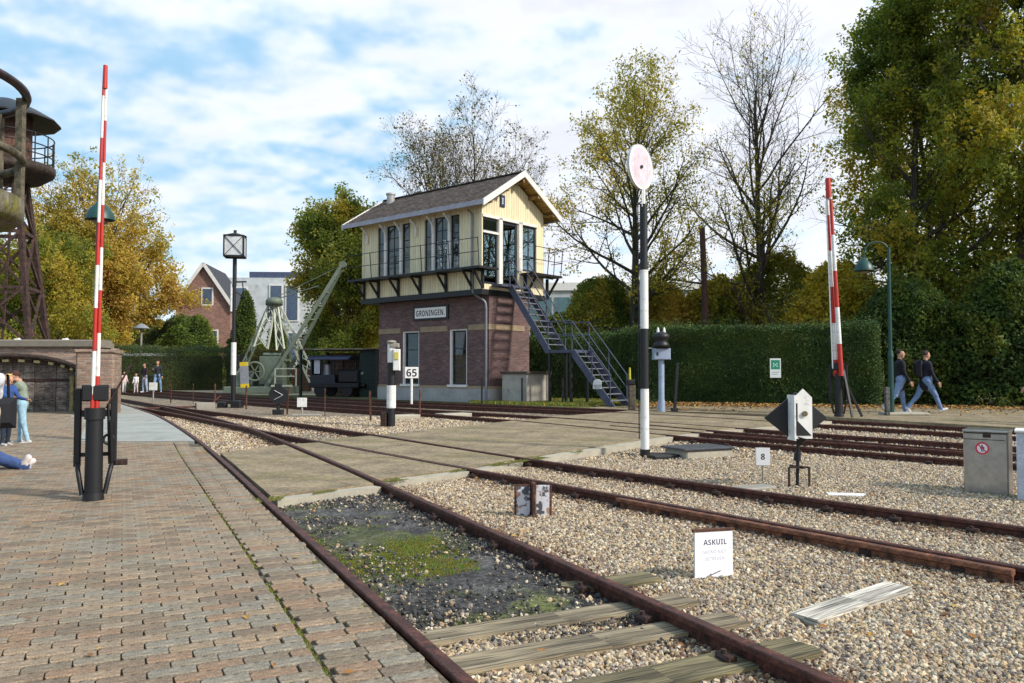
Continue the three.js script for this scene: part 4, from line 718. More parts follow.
// number plates and notices
{
  const t = thing('distance_sign', 'white 65 speed plate on a thin post before the signal box', 'sign', [-3.55, GB(-28.4) + 0.1, -28.3], 0.1);
  part('post', [rd([0, -0.1, 0], [0, 0.95, 0], 0.045, 0.045, 8)], m_white, t);
  const b = part('plate', [cham(0.48, 0.40, 0.03, 0.006, 0, 0.93, 0.03)], m_white, t);
  printed('number', 0.46, 0.38, 128, 104, (g, w, h) => { g.fillStyle = '#ece9e6'; g.fillRect(0, 0, w, h); g.fillStyle = '#15151a'; g.font = 'bold 100px sans-serif'; g.textAlign = 'center'; g.textBaseline = 'middle'; g.fillText('65', w / 2, h / 2 + 3); }, b, [0, 1.13, 0.048]);
}
{
  const t = thing('number_plate', 'small white number plate on a stake left of the points indicator', 'sign', [3.28, GB(-10.52), -10.52], -0.1);
  part('stake', [rd([0, -0.1, 0], [0, 0.3, 0], 0.014, 0.014, 6)], m_conc, t);
  const b = part('plate', [cham(0.185, 0.235, 0.014, 0.003, 0, 0.24, 0.01)], m_white, t);
  printed('number', 0.17, 0.22, 80, 104, (g, w, h) => { g.fillStyle = '#eceae8'; g.fillRect(0, 0, w, h); g.fillStyle = '#26262c'; g.font = 'bold 52px sans-serif'; g.textAlign = 'center'; g.textBaseline = 'middle'; g.fillText('8', w / 2, h / 2); }, b, [0, 0.358, 0.0195]);
}
{
  const x0 = [1.26, -5.62], x1 = [1.60, -5.84], ry = Math.atan2(-(x1[1] - x0[1]), x1[0] - x0[0]), t = thing('notice_board', 'white ASKUIL notice board standing in the gravel', 'sign', [(x0[0] + x1[0]) / 2, GB(-5.7), (x0[1] + x1[1]) / 2], ry * 0.45);
  const b = part('board', [bx(-0.15, 0.15, -0.04, 0.345, -0.006, 0.006)], m_white, t);
  part('top_strip', [cham(0.325, 0.018, 0.03, 0.003, 0, 0.345, 0)], m_rust, t);
  part('back_stake', [bar([0, -0.1, -0.025], [0, 0.33, -0.025], 0.03)], m_rust, t);
  printed('lettering', 0.296, 0.32, 400, 430, (g, w, h) => {
    g.fillStyle = '#f0eff2'; g.fillRect(0, 0, w, h); g.fillStyle = '#4a4c5c'; g.textAlign = 'center'; g.textBaseline = 'middle'; g.font = 'bold 72px sans-serif'; g.fillText('ASKUIL', w / 2 + 14, 100);
    g.fillStyle = '#a3a3b2'; g.font = '44px sans-serif'; g.fillText('GROND NIET', w / 2 + 4, 190); g.fillText('BETREDEN', w / 2 + 10, 255); g.font = '28px sans-serif';
    g.strokeStyle = '#33343f'; g.lineWidth = 9; g.beginPath(); g.moveTo(270, 372); g.lineTo(150, 414); g.stroke(); g.fillStyle = '#33343f'; g.beginPath(); g.moveTo(128, 422); g.lineTo(168, 392); g.lineTo(172, 420); g.fill();
  }, b, [0, 0.182, 0.008]);
}
// steel stub between the near tracks
{
  const t = thing('steel_stub', 'weathered steel post stub with rusty middle flange and chipped white paint', 'post', [0.21, GB(-8.04), -8.04], 0.06);
  const chip = grayTex('chip', 256, (u, v) => { const n = fbm(u * 6, v * 6, 6, 301, 5, 0.6), m = sstep(0.47, 0.56, n), r = sstep(0.55, 0.66, fbm(u * 5, v * 5, 5, 305, 4)); return [mix(mix(0.30, 0.80, m), 0.50, r * 0.6), mix(mix(0.31, 0.80, m), 0.30, r * 0.6), mix(mix(0.34, 0.82, m), 0.18, r * 0.6)]; });
  const m = new THREE.MeshStandardMaterial({ map: rep(chip, 2.4), bumpMap: rep(chip, 2.4), bumpScale: 0.002, roughness: 0.7 });
  part('left_plate', [cham(0.15, 0.40, 0.016, 0.003, -0.105, -0.06, 0)], m, t); part('right_plate', [cham(0.15, 0.40, 0.016, 0.003, 0.105, -0.06, -0.005)], m, t);
  part('middle_flange', [cham(0.026, 0.43, 0.17, 0.003, 0, -0.06, 0.04), cham(0.06, 0.42, 0.016, 0.003, 0, -0.06, -0.05)], m_rust, t);
  part('rusty_top_edge', [cham(0.15, 0.012, 0.020, 0.002, -0.105, 0.336, 0), cham(0.02, 0.40, 0.022, 0.002, 0.178, -0.06, -0.004), cham(0.02, 0.30, 0.022, 0.002, -0.178, 0.04, 0.0)], m_rust, t);
}
// points indicator: black diamond with white arrow lantern
{
  const t = thing('points_indicator', 'black diamond points indicator with white arrow lantern on a stand', 'signal', [3.57, GB(-10.07), -10.07], 0.08);
  const sq = new THREE.Shape([[-0.40, -0.03], [0, 0.29], [0.40, -0.03], [0, -0.34]].map((p) => new THREE.Vector2(...p)));
  const dia = new THREE.ExtrudeGeometry(sq, { depth: 0.02, bevelEnabled: true, bevelSize: 0.006, bevelThickness: 0.006, bevelSegments: 1 });
  part('diamond', [dia.clone().translate(0.0, 0.92, -0.03)], m_black, t);
  const ar = new THREE.Shape([[-0.115, -0.28], [0.115, -0.28], [0.115, 0.23], [0, 0.34], [-0.115, 0.23]].map((p) => new THREE.Vector2(...p)));
  const lan = new THREE.Group(); lan.name = 'lantern'; t.add(lan); lan.position.set(0.0, 0.92, 0.0); lan.rotation.y = 0.0;
  part('front_panel', [new THREE.ExtrudeGeometry(ar, { depth: 0.012, bevelEnabled: false }).translate(0.03, 0, 0.12)], m_white, lan);
  part('side_panel', [bx(-0.105, -0.085, -0.30, 0.26, -0.03, 0.18), bx(0.135, 0.145, -0.28, 0.23, 0.0, 0.12)], m_white, lan);
  part('shade_panel', [new THREE.ExtrudeGeometry(new THREE.Shape([[-0.075, -0.24], [0.10, -0.24], [-0.075, -0.06]].map((p) => new THREE.Vector2(...p))), { depth: 0.006, bevelEnabled: false }).translate(0.03, 0, 0.133), bx(-0.083, -0.045, -0.24, 0.16, 0.133, 0.139)], m_black, lan);
  part('lens', [new THREE.CylinderGeometry(0.034, 0.034, 0.03, 18).rotateX(Math.PI / 2).translate(0.045, 0.03, 0.14)], mat('#8d8064', { rough: 0.3, metal: 0.4 }), lan);
  part('spindle', [rd([0, 0, 0], [0, 0.62, 0.04], 0.022), rd([0, 0.36, 0.01], [0, 0.46, 0.02], 0.045, 0.04, 12), rd([0, 0.6, 0.03], [0.02, 0.68, 0.06], 0.07, 0.1, 12)], m_black, t);
  part('stand', [bar([-0.13, 0, 0.06], [-0.13, 0.28, 0.06], 0.022), bar([0.13, 0, 0.06], [0.13, 0.28, 0.06], 0.022), bar([-0.13, 0.28, 0.06], [0.13, 0.28, 0.06], 0.022), bar([-0.13, 0.02, 0.06], [0.13, 0.02, 0.06], 0.022), bar([-0.05, 0.28, -0.08], [0.05, 0.28, 0.10], 0.03)], m_chair, t);
  part('foot', [cham(0.5, 0.05, 0.16, 0.01, -0.05, -0.01, 0.0)], m_conc, t);
}
{ const p = part('concrete_slab', [cham(0.55, 0.07, 0.26, 0.015)], m_conc); p.position.set(2.95, GB(-9.85) + 0.0, -9.85); p.rotation.y = 0.5; tag(p, 'grey concrete slab lying left of the points indicator', 'slab'); }
{ const p = part('white_slab', [cham(0.42, 0.05, 0.13, 0.01)], m_white); p.position.set(3.9, GB(-9.45) + 0.0, -9.4); p.rotation.y = -0.2; tag(p, 'white painted slab lying in front of the points indicator', 'slab'); }
for (const [x, z, l] of [[-2.93, -21.2, 'pale concrete slab lying just right of the lamp signal'], [-1.6, -21.9, 'pale concrete slab lying farther right of the lamp signal, beside the deck']]) { const p = part('concrete_slab', [cham(0.9, 0.12, 0.5, 0.02)], m_concL); p.position.set(x, GB(z) + 0.02, z); p.rotation.y = 0.6; tag(p, l, 'slab'); }
// cabinets
{
  const t = thing('steel_cabinet', 'galvanised steel cabinet with red no entry sticker', 'cabinet', [5.76, GB(-9.7), -9.72], -0.66);
  part('body', [cham(0.46, 0.80, 0.46, 0.012, 0, -0.06, 0)], m_galv, t);
  part('lid', [cham(0.475, 0.03, 0.475, 0.008, 0, 0.745, 0)], m_galv, t);
  part('lid_seam', [bx(-0.225, 0.20, 0.66, 0.668, 0.228, 0.233)], m_chair, t);
  part('latch', [cham(0.08, 0.045, 0.03, 0.006, 0.02, 0.69, 0.24)], m_chair, t);
  printed('sticker', 0.15, 0.15, 256, 256, (g, w, h) => {
    g.fillStyle = '#b0a595'; g.fillRect(0, 0, w, h); g.fillStyle = '#cf3346'; g.beginPath(); g.arc(128, 128, 126, 0, 7); g.fill(); g.fillStyle = '#efe6ea'; g.beginPath(); g.arc(128, 128, 92, 0, 7); g.fill();
    g.fillStyle = '#3a3440'; g.beginPath(); g.arc(126, 72, 16, 0, 7); g.fill(); g.fillRect(108, 90, 38, 58); g.fillRect(106, 145, 16, 52); g.fillRect(132, 145, 16, 52); g.fillRect(88, 96, 18, 42); g.fillRect(148, 96, 18, 42);
    g.strokeStyle = '#cf3346'; g.lineWidth = 26; g.beginPath(); g.moveTo(64, 64); g.lineTo(192, 192); g.stroke();
  }, t, [-0.03, 0.56, 0.2335]);
}
{
  const t = thing('white_cabinet', 'white painted cabinet at the right edge of the picture', 'cabinet', [6.03, GB(-9.1), -9.12], -0.6);
  part('body', [cham(0.5, 0.84, 0.4, 0.012, 0, -0.06, 0)], mat('#d6dbe6', { rough: 0.45, s: 1 }), t); part('lid', [cham(0.53, 0.03, 0.43, 0.008, 0, 0.782, 0)], m_white, t);
}
// lamp posts
function lamp(label, [x, y, z], H1, reach, dirX, headR, both = false) {
  const t = thing('lamp_post', label, 'lamp', [x, y, z], 0, 'green gooseneck lamps');
  part('post', [rd([0, -0.1, 0], [0, 1.6, 0], 0.075, 0.07, 12), rd([0, 1.6, 0], [0, H1, 0], 0.05, 0.04, 12), rd([0, 1.55, 0], [0, 1.72, 0], 0.085, 0.06, 12)], m_lampgreen, t);
  for (const s of both ? [dirX, -dirX] : [dirX]) {
    part('arm', [tube([[0, H1 - 0.05, 0], [s * reach * 0.25, H1 + 0.12, 0], [s * reach * 0.75, H1 + 0.10, 0], [s * reach, H1 - 0.18, 0], [s * reach, H1 - 0.32, 0]], 0.025, 7, 24)], m_lampgreen, t);
    const hd = part('shade', [lathe([[0.001, 0.02], [0.06, 0.02], [0.10, -0.05], [headR * 0.66, -0.12], [headR * 0.90, -0.22], [headR, -0.34], [headR * 0.96, -0.34], [headR * 0.6, -0.14], [0.001, -0.10]], 20, s * reach, H1 - 0.30, 0)], m_lampgreen, t);
    part('bulb_glass', [lathe([[0.001, -0.43], [headR * 0.4, -0.42], [headR * 0.62, -0.35], [0.001, -0.33]], 14, s * reach, H1 - 0.30, 0)], mat('#8a7a58', { rough: 0.3 }), hd);
  }
}
lamp('green gooseneck lamp post beside the walking men', [10.22, 0.17, -21.6], 4.52, 0.68, -1, 0.26);
lamp('green lamp post mostly hidden behind the left crossing gate', [-7.80, 0.05, -15.0], 4.78, 0.03, 1, 0.26);
{
  const t = thing('garden_lamp', 'small mushroom lamp behind the left hedge', 'lamp', [-23.2, 0.1, -50]);
  part('post', [rd([0, -0.1, 0], [0, 3.9, 0], 0.07)], m_conc, t); part('hood', [lathe([[0.001, 4.2], [0.2, 4.12], [0.5, 3.9], [0.45, 3.86], [0.001, 3.88]], 16)], mat('#8f949b', { rough: 0.5 }), t);
}
{ const p = part('timber_pole', [rd([0, -0.3, 0], [-0.22, 7.3, 0], 0.16, 0.12, 12)], mat('#6b4a3c', { tex: 'bark', s: [2, 1], rough: 0.9, bump: 0.006 })); p.position.set(8.35, 0.15, -34); tag(p, 'tall brown timber pole behind the right hedge', 'pole'); }
{ const p = part('guard_post', [cham(0.11, 0.75, 0.11, 0.012)], mat('#7d7a74', { tex: 'wood' })); p.position.set(9.92, 0.16, -21.2); tag(p, 'short grey post left of the green lamp post', 'post'); }
{ const p = part('lamp_plinth', [cham(1.1, 0.07, 0.6, 0.02)], m_concL); p.position.set(10.5, 0.16, -21.5); tag(p, 'pale slab at the foot of the green lamp post', 'slab'); }
// key column and its neighbour
{
  const t = thing('control_column', 'pale blue grey control column with black dome cap', 'column', [4.31, 0.16, -23.1]);
  const m = mat('#a6b4cc', { rough: 0.5, s: 1 });
  part('stem', [rd([0, 0, 0], [0, 0.35, 0], 0.115, 0.10, 14), rd([0, 0.35, 0], [0, 1.5, 0], 0.085, 0.085, 14)], m, t);
  part('head', [cham(0.48, 0.33, 0.34, 0.02, 0, 1.5, 0)], m, t);
  part('dome', [lathe([[0.001, 2.32], [0.10, 2.30], [0.23, 2.24], [0.25, 2.12], [0.16, 2.06], [0.22, 1.96], [0.27, 1.83], [0.001, 1.82]], 18)], m_black, t);
  for (const s of [-1, 1]) part('finial', [lathe([[0.001, 0.17], [0.03, 0.12], [0.045, 0.02], [0.04, 0.0]], 10, s * 0.09, 2.28, 0)], m_white, t);
  part('keyhole', [cham(0.05, 0.09, 0.02, 0.003, -0.14, 1.62, 0.172)], m_black, t); part('side_arm', [rd([-0.24, 1.83, 0], [-0.62, 1.84, 0.1], 0.014)], m_white, t);
}
{ const p = part('lever_post', [bar([0, 0, 0], [0.10, 1.42, 0], 0.07, 0.12), cham(0.18, 0.12, 0.2, 0.02, 0, 0, 0)], m_black); p.position.set(4.66, 0.16, -23.0); tag(p, 'black lever post beside the pale control column', 'post'); }
{
  const t = thing('marker_post', 'short timber post with black cap and yellow marker at the stair foot', 'post', [3.62, 0.16, -24.2]);
  part('post', [cham(0.2, 0.75, 0.2, 0.02, 0, 0, 0)], mat('#7b6e5c', { tex: 'wood', s: [2, 1] }), t); part('cap', [cham(0.23, 0.17, 0.23, 0.03, -0.03, 0.75, 0)], m_black, t); part('marker', [rd([-0.06, 0.9, 0], [-0.06, 1.28, 0], 0.04, 0.025, 8)], mat('#d8cf3a', { rough: 0.5 }), t);
}
// notice hung in the hedge
{
  const t = thing('assembly_sign', 'green and white sign plate hung on the right hedge', 'sign', [9.0, 1.1, -27.35], -0.15);
  const b = part('plate', [cham(0.36, 0.66, 0.015, 0.004, 0, 0, 0)], m_white, t);
  part('hanger', [bar([0, 0.3, -0.02], [0, 0.3, -0.8], 0.02)], m_black, t);
  printed('pictogram', 0.35, 0.64, 128, 236, (g, w, h) => { g.fillStyle = '#dfe3e0'; g.fillRect(0, 0, w, h); g.fillStyle = '#1f8a66'; g.fillRect(10, 16, 108, 118); g.fillStyle = '#dfe8e2'; for (const [a, b2] of [[64, 75], [44, 62], [84, 62], [44, 92], [84, 92]]) { g.beginPath(); g.arc(a, b2, 8, 0, 7); g.fill(); } g.fillStyle = '#9aa39e'; g.fillRect(18, 165, 92, 10); g.fillRect(18, 190, 70, 10); }, b, [0, 0.33, 0.0095]);
}
// rusty stakes along the far track
[[-3.58, -20.36, 'before the lamp signal'], [-2.46, -21.4, 'right of the lamp signal'], [-5.34, -22.9, 'right of the small white box'], [-6.73, -23.98, 'beside the chevron indicator'], [-11.27, -30.41, 'left of the lantern signal'], [-12.47, -31.35, 'second to the left of the lantern signal'], [-13.76, -32.34, 'third to the left of the lantern signal']].forEach(([x, z, w], i) => {
  const p = part('rusty_stake', [bar([0, -0.2, 0], [(i % 3 - 1) * 0.03, 0.80, 0], 0.05, 0.02)], m_rust); p.position.set(x, GB(z), z); p.rotation.y = i; tag(p, 'thin rusty iron stake ' + w, 'stake', 'rusty stakes along the tracks');
});
[[-1.05, -27.9, 'left'], [0.35, -28.0, 'middle'], [1.75, -27.6, 'right']].forEach(([x, z, w]) => { const p = part('iron_post', [bar([0, -0.1, 0], [0, 0.92, 0], 0.06)], m_black); p.position.set(x, rise(z), z); tag(p, `dark iron post on the verge before the signal box, ${w} of three`, 'post', 'dark posts on the verge'); });
// chevron indicator, box on stand, striped board, far notice
{
  const t = thing('chevron_indicator', 'small black round indicator with white chevron', 'signal', [-6.94, GB(-23.8), -23.8], 0.1);
  part('stand', [cham(0.3, 0.2, 0.3, 0.03, 0, -0.05, 0), rd([0, 0.1, 0], [0, 0.4, 0], 0.05)], m_black, t);
  const d = part('drum', [new THREE.CylinderGeometry(0.27, 0.27, 0.16, 24).rotateX(Math.PI / 2).translate(0, 0.58, 0), cham(0.2, 0.1, 0.12, 0.02, 0, 0.82, 0)], m_black, t);
  part('chevron', [bar([-0.10, 0.72, 0.088], [0.14, 0.585, 0.088], 0.055, 0.008), bar([-0.10, 0.44, 0.090], [0.14, 0.575, 0.090], 0.055, 0.008)], m_white, d);
}
{
  const t = thing('sign_on_stand', 'small white square sign on a low stand between the tracks', 'sign', [-5.96, GB(-22.76), -22.76], 0.05);
  part('stand', [cham(0.8, 0.07, 0.4, 0.02, 0.15, 0, 0), rd([0, 0.05, 0], [0, 0.3, 0], 0.03)], m_conc, t); part('board', [cham(0.27, 0.26, 0.04, 0.006, 0, 0.27, 0.02)], m_white, t);
}
{
  const t = thing('striped_board', 'grey board with yellow ends leaning before the old crane', 'board', [-8.95, GB(-27.0), -27.0], 0.08);
  part('post', [rd([0, -0.1, 0], [0, 0.8, 0], 0.03)], m_rust, t);
  const b = new THREE.Group(); b.name = 'board'; t.add(b); b.rotation.z = 0.05;
  part('middle', [cham(0.28, 0.60, 0.03, 0.004, -0.02, 0.86, 0)], mat('#8f939b', { rough: 0.6 }), b); part('yellow_end', [cham(0.28, 0.13, 0.03, 0.004, -0.02, 1.46, 0)], mat('#e0c21c', { rough: 0.5 }), b); part('yellow_end', [cham(0.28, 0.13, 0.03, 0.004, -0.02, 0.73, 0)], mat('#e0c21c', { rough: 0.5 }), b);
}
{
  const t = thing('white_notice', 'white notice plate by the far tracks in front of the family', 'sign', [-15.0, GB(-33.5), -33.5]);
  part('post', [rd([0, -0.1, 0], [0, 0.55, 0], 0.03)], m_conc, t); part('plate', [cham(0.34, 0.32, 0.03, 0.005, 0, 0.48, 0.02)], m_white, t);
}
{
  const t = thing('points_lever', 'low points lever box between the left tracks', 'lever', [-10.3, GB(-26.8), -26.9], 0.5);
  part('box', [cham(0.6, 0.28, 0.34, 0.02, 0, -0.05, 0)], m_conc, t); part('rod', [rd([-0.3, 0.1, 0], [-2.6, 0.06, 0.1], 0.03), rd([0.2, 0.2, 0], [0.5, 0.45, 0], 0.025)], m_rust, t);
}
// ------------------------------------------------------------------ old crane
function lattice(p, q, w0, w1, n, m, parent, name, b = 0.05, axis = V(0, 0, 1)) {   // two booms with crossed lacing
  p = P3(p); q = P3(q); const dir = q.clone().sub(p).normalize(), sx = V().crossVectors(dir, axis).normalize(), at = (t, s) => p.clone().lerp(q, t).addScaledVector(sx, s * mix(w0, w1, t) / 2), g = [];
  for (const s of [-1, 1]) g.push(bar(at(0, s), at(1, s), b * 1.5, b * 1.5));
  for (let i = 0; i < n; i++) { g.push(bar(at(i / n, -1), at((i + 1) / n, 1), b, b * 0.5), bar(at(i / n, 1).addScaledVector(axis, 0.02), at((i + 1) / n, -1).addScaledVector(axis, 0.02), b, b * 0.5)); }
  return part(name, g, m, parent);
}
{
  const t = thing('derrick_crane', 'old grey green derrick crane with lattice legs and raised jib', 'crane', [-13.0, 0.15, -43]);
  const pale = mat('#c9cdb8', { rough: 0.6 });
  part('base_frame', [cham(3.4, 0.35, 2.2, 0.03, -0.4, 0, 0)], m_crane, t);
  lattice([-0.3, 2.4, 0.7], [0.1, 4.75, 0.1], 0.75, 0.35, 4, pale, t, 'front_leg', 0.055);
  lattice([0.75, 2.3, 0.7], [0.3, 4.75, 0.1], 0.4, 0.2, 3, pale, t, 'front_leg', 0.055);
  lattice([2.75, 0.05, 0.4], [0.32, 4.75, 0.1], 0.46, 0.3, 9, pale, t, 'side_leg', 0.06);
  lattice([-1.85, 0.05, 0.4], [0.02, 4.75, 0.0], 0.3, 0.25, 7, m_crane, t, 'side_leg', 0.06);
  lattice([0.3, 0.05, -2.6], [0.2, 4.75, -0.05], 0.46, 0.3, 7, m_crane, t, 'back_leg', 0.06, V(1, 0, 0));
  part('mast_cap', [lathe([[0.001, 5.15], [0.35, 5.1], [0.45, 4.95], [0.45, 4.7], [0.001, 4.68]], 18, 0.2, 0, 0.05)], m_crane, t);
  part('winch_house', [cham(1.3, 1.5, 1.1, 0.04, 0.25, 0.45, 0.1), cham(1.0, 0.2, 1.0, 0.08, 0.25, 1.94, 0.1)], m_crane, t);
  part('counterweight', [cham(0.9, 0.8, 1.3, 0.05, -1.2, 0.35, 0)], m_crane, t);
  const fw = new THREE.Group(); fw.name = 'flywheel'; t.add(fw); fw.position.set(-0.55, 1.15, 0.85);
  part('rim', [new THREE.TorusGeometry(0.48, 0.06, 8, 28)], m_crane, fw); for (let k = 0; k < 3; k++) part('spoke', [bar([Math.cos(k * 1.047) * -0.45, Math.sin(k * 1.047) * -0.45, 0], [Math.cos(k * 1.047) * 0.45, Math.sin(k * 1.047) * 0.45, 0], 0.05)], m_crane, fw);
  for (const [dx, dz] of [[0, 0.8], [0.55, -0.1]]) part('jib_beam', [bar([0.0 + dx, 0.3, dz], [3.85, 6.85, dz * 0.3], 0.13, 0.18)], m_crane, t);
  for (let i = 1; i < 9; i++) { const f = i / 9; part('jib_brace', [bar([mix(0, 3.85, f), mix(0.3, 6.85, f), mix(0.8, 0.24, f)], [mix(0.55, 3.85, f), mix(0.3, 6.85, f), mix(-0.1, -0.03, f)], 0.07)], m_crane, t); }
  part('jib_head', [new THREE.CylinderGeometry(0.18, 0.18, 0.3, 16).rotateX(Math.PI / 2).translate(3.9, 6.9, 0.1)], m_crane, t);
  part('stay_rope', [rd([0.2, 5.1, 0.05], [3.85, 6.85, 0.1], 0.02, 0.02, 5), rd([0.2, 5.0, 0.05], [2.6, 5.75, 0.1], 0.03, 0.03, 5)], m_crane, t);
  part('step_rail', [bar([0.6, 0.9, 1.1], [1.7, 0.9, 1.1], 0.06), bar([0.6, 1.3, 1.1], [1.7, 1.3, 1.1], 0.06), bar([0.4, 0.4, 1.1], [1.5, 0.4, 1.1], 0.10), bar([0.6, 0.4, 1.1], [0.6, 1.3, 1.1], 0.06), bar([1.7, 0.4, 1.1], [1.7, 1.3, 1.1], 0.06)], pale, t);
  part('foot_pad', [cham(0.7, 0.25, 0.6, 0.03, 2.75, -0.1, 0.4)], m_conc, t);
}
{ const p = part('low_brick_wall', [bx(-1.3, 1.3, -0.2, 1.35, -0.15, 0.15)], new THREE.MeshStandardMaterial({ map: rep(wallT, 0.6, 0.6), roughness: 0.95, color: C('#d8c29a') })); p.position.set(-11.6, 0.15, -47); tag(p, 'low brown brick wall behind the crane leg', 'wall'); }
// ------------------------------------------------------------------ shelter and small locomotive
{
  const t = thing('open_shelter', 'open shelter with plank roof and dark green end wall beside the signal box', 'shelter', [-7.6, 0.13, -36.6], TURN + 0.45);
  const mg = mat('#1f3a33', { tex: 'wood', s: [1, 1.5], rough: 0.7 });
  part('end_wall', [bx(1.15, 1.9, -0.1, 2.15, 0.9, 0.98), bx(1.82, 1.9, -0.1, 2.15, -1.6, 0.9)], mg, t);
  for (let i = 0; i < 9; i++) part('back_plank', [bx(-1.7 + i * 0.38, -1.7 + i * 0.38 + 0.355, -0.1, 2.05, -1.64, -1.60 + (i % 2) * 0.012)], mat(['#8a6a4c', '#96755a', '#7d6048'][i % 3], { tex: 'wood', s: [2, 0.7] }), t);
  part('post', [bar([-1.72, -0.1, 1.0], [-1.72, 2.2, 1.0], 0.1)], mg, t); part('post', [bar([-1.72, -0.1, -1.5], [-1.72, 2.1, -1.5], 0.1)], mg, t);
  for (let i = 0; i < 8; i++) part('roof_plank', [bx(-1.95 + i * 0.49, -1.95 + i * 0.49 + 0.475, 2.14 + (i % 2) * 0.01, 2.19 + (i % 2) * 0.01, -1.85, 1.25)], mat(['#b5a68e', '#a3967f', '#c1b198'][i % 3], { tex: 'wood', s: [1, 2] }), t);
}
{
  const t = thing('small_locomotive', 'small black locomotive with open cab and blue grey roof under the shelter', 'locomotive', [-7.75, 0.16, -35.9], TURN + 0.45);
  part('underframe', [cham(2.4, 0.22, 1.1, 0.03, 0, 0.42, 0)], m_black, t);
  part('hood', [cham(1.05, 0.62, 0.8, 0.08, 0.62, 0.62, 0), rd([1.14, 0.93, 0], [1.2, 0.93, 0], 0.26, 0.24, 18), rd([0.8, 1.2, 0], [0.8, 1.5, 0], 0.07, 0.09, 10)], m_black, t);
  part('cab_wall', [bx(-1.15, -1.08, 0.62, 1.75, -0.52, 0.52), bx(-1.08, 0.05, 0.62, 1.0, 0.46, 0.52), bx(-1.08, 0.05, 0.62, 1.0, -0.52, -0.46)], mat('#2a2d38', { rough: 0.5 }), t);
  for (const [x, z] of [[-0.02, 0.47], [-0.02, -0.47], [-0.6, 0.47]]) part('cab_post', [bar([x, 1.0, z], [x, 1.76, z], 0.06)], m_black, t);
  part('cab_pane', [bx(-0.98, -0.70, 1.05, 1.66, 0.47, 0.485)], mat('#d2d6e2', { rough: 0.15 }), t);
  part('roof', [new THREE.CylinderGeometry(1.5, 1.5, 1.9, 24, 1, false, -0.42, 0.84).rotateZ(Math.PI / 2).rotateX(Math.PI / 2 * 0).translate(0, 0, 0)].map((g) => { const s = new THREE.Shape(); s.absarc(0, 0, 1.35, Math.PI / 2 - 0.5, Math.PI / 2 + 0.5); s.absarc(0, 0, 1.30, Math.PI / 2 + 0.5, Math.PI / 2 - 0.5, true); return new THREE.ExtrudeGeometry(s, { depth: 2.0, bevelEnabled: false }).rotateY(Math.PI / 2).translate(-1.25, 0.52, 0); }), mat('#5d6480', { rough: 0.45 }), t);
  part('boiler', [rd([-0.55, 0.6, 0.1], [-0.55, 1.45, 0.1], 0.25, 0.22, 16)], mat('#9a9ca6', { rough: 0.4, metal: 0.4 }), t);
  for (const x of [-0.65, 0.6]) for (const z of [0.50, -0.50]) { const w = new THREE.Group(); w.name = 'wheel'; t.add(w); w.position.set(x, 0.32, z); part('tyre', [new THREE.TorusGeometry(0.27, 0.05, 8, 24)], m_chair, w); part('disc', [new THREE.CylinderGeometry(0.25, 0.25, 0.05, 20).rotateX(Math.PI / 2)], m_black, w); }
  for (const z of [-0.35, 0.35]) part('buffer', [rd([1.2, 0.52, z], [1.42, 0.52, z], 0.05), rd([1.4, 0.52, z], [1.44, 0.52, z], 0.12, 0.12, 14)], m_black, t);
  part('lamp', [rd([1.2, 1.05, 0.25], [1.32, 1.05, 0.25], 0.07, 0.08, 12)], m_conc, t);
}
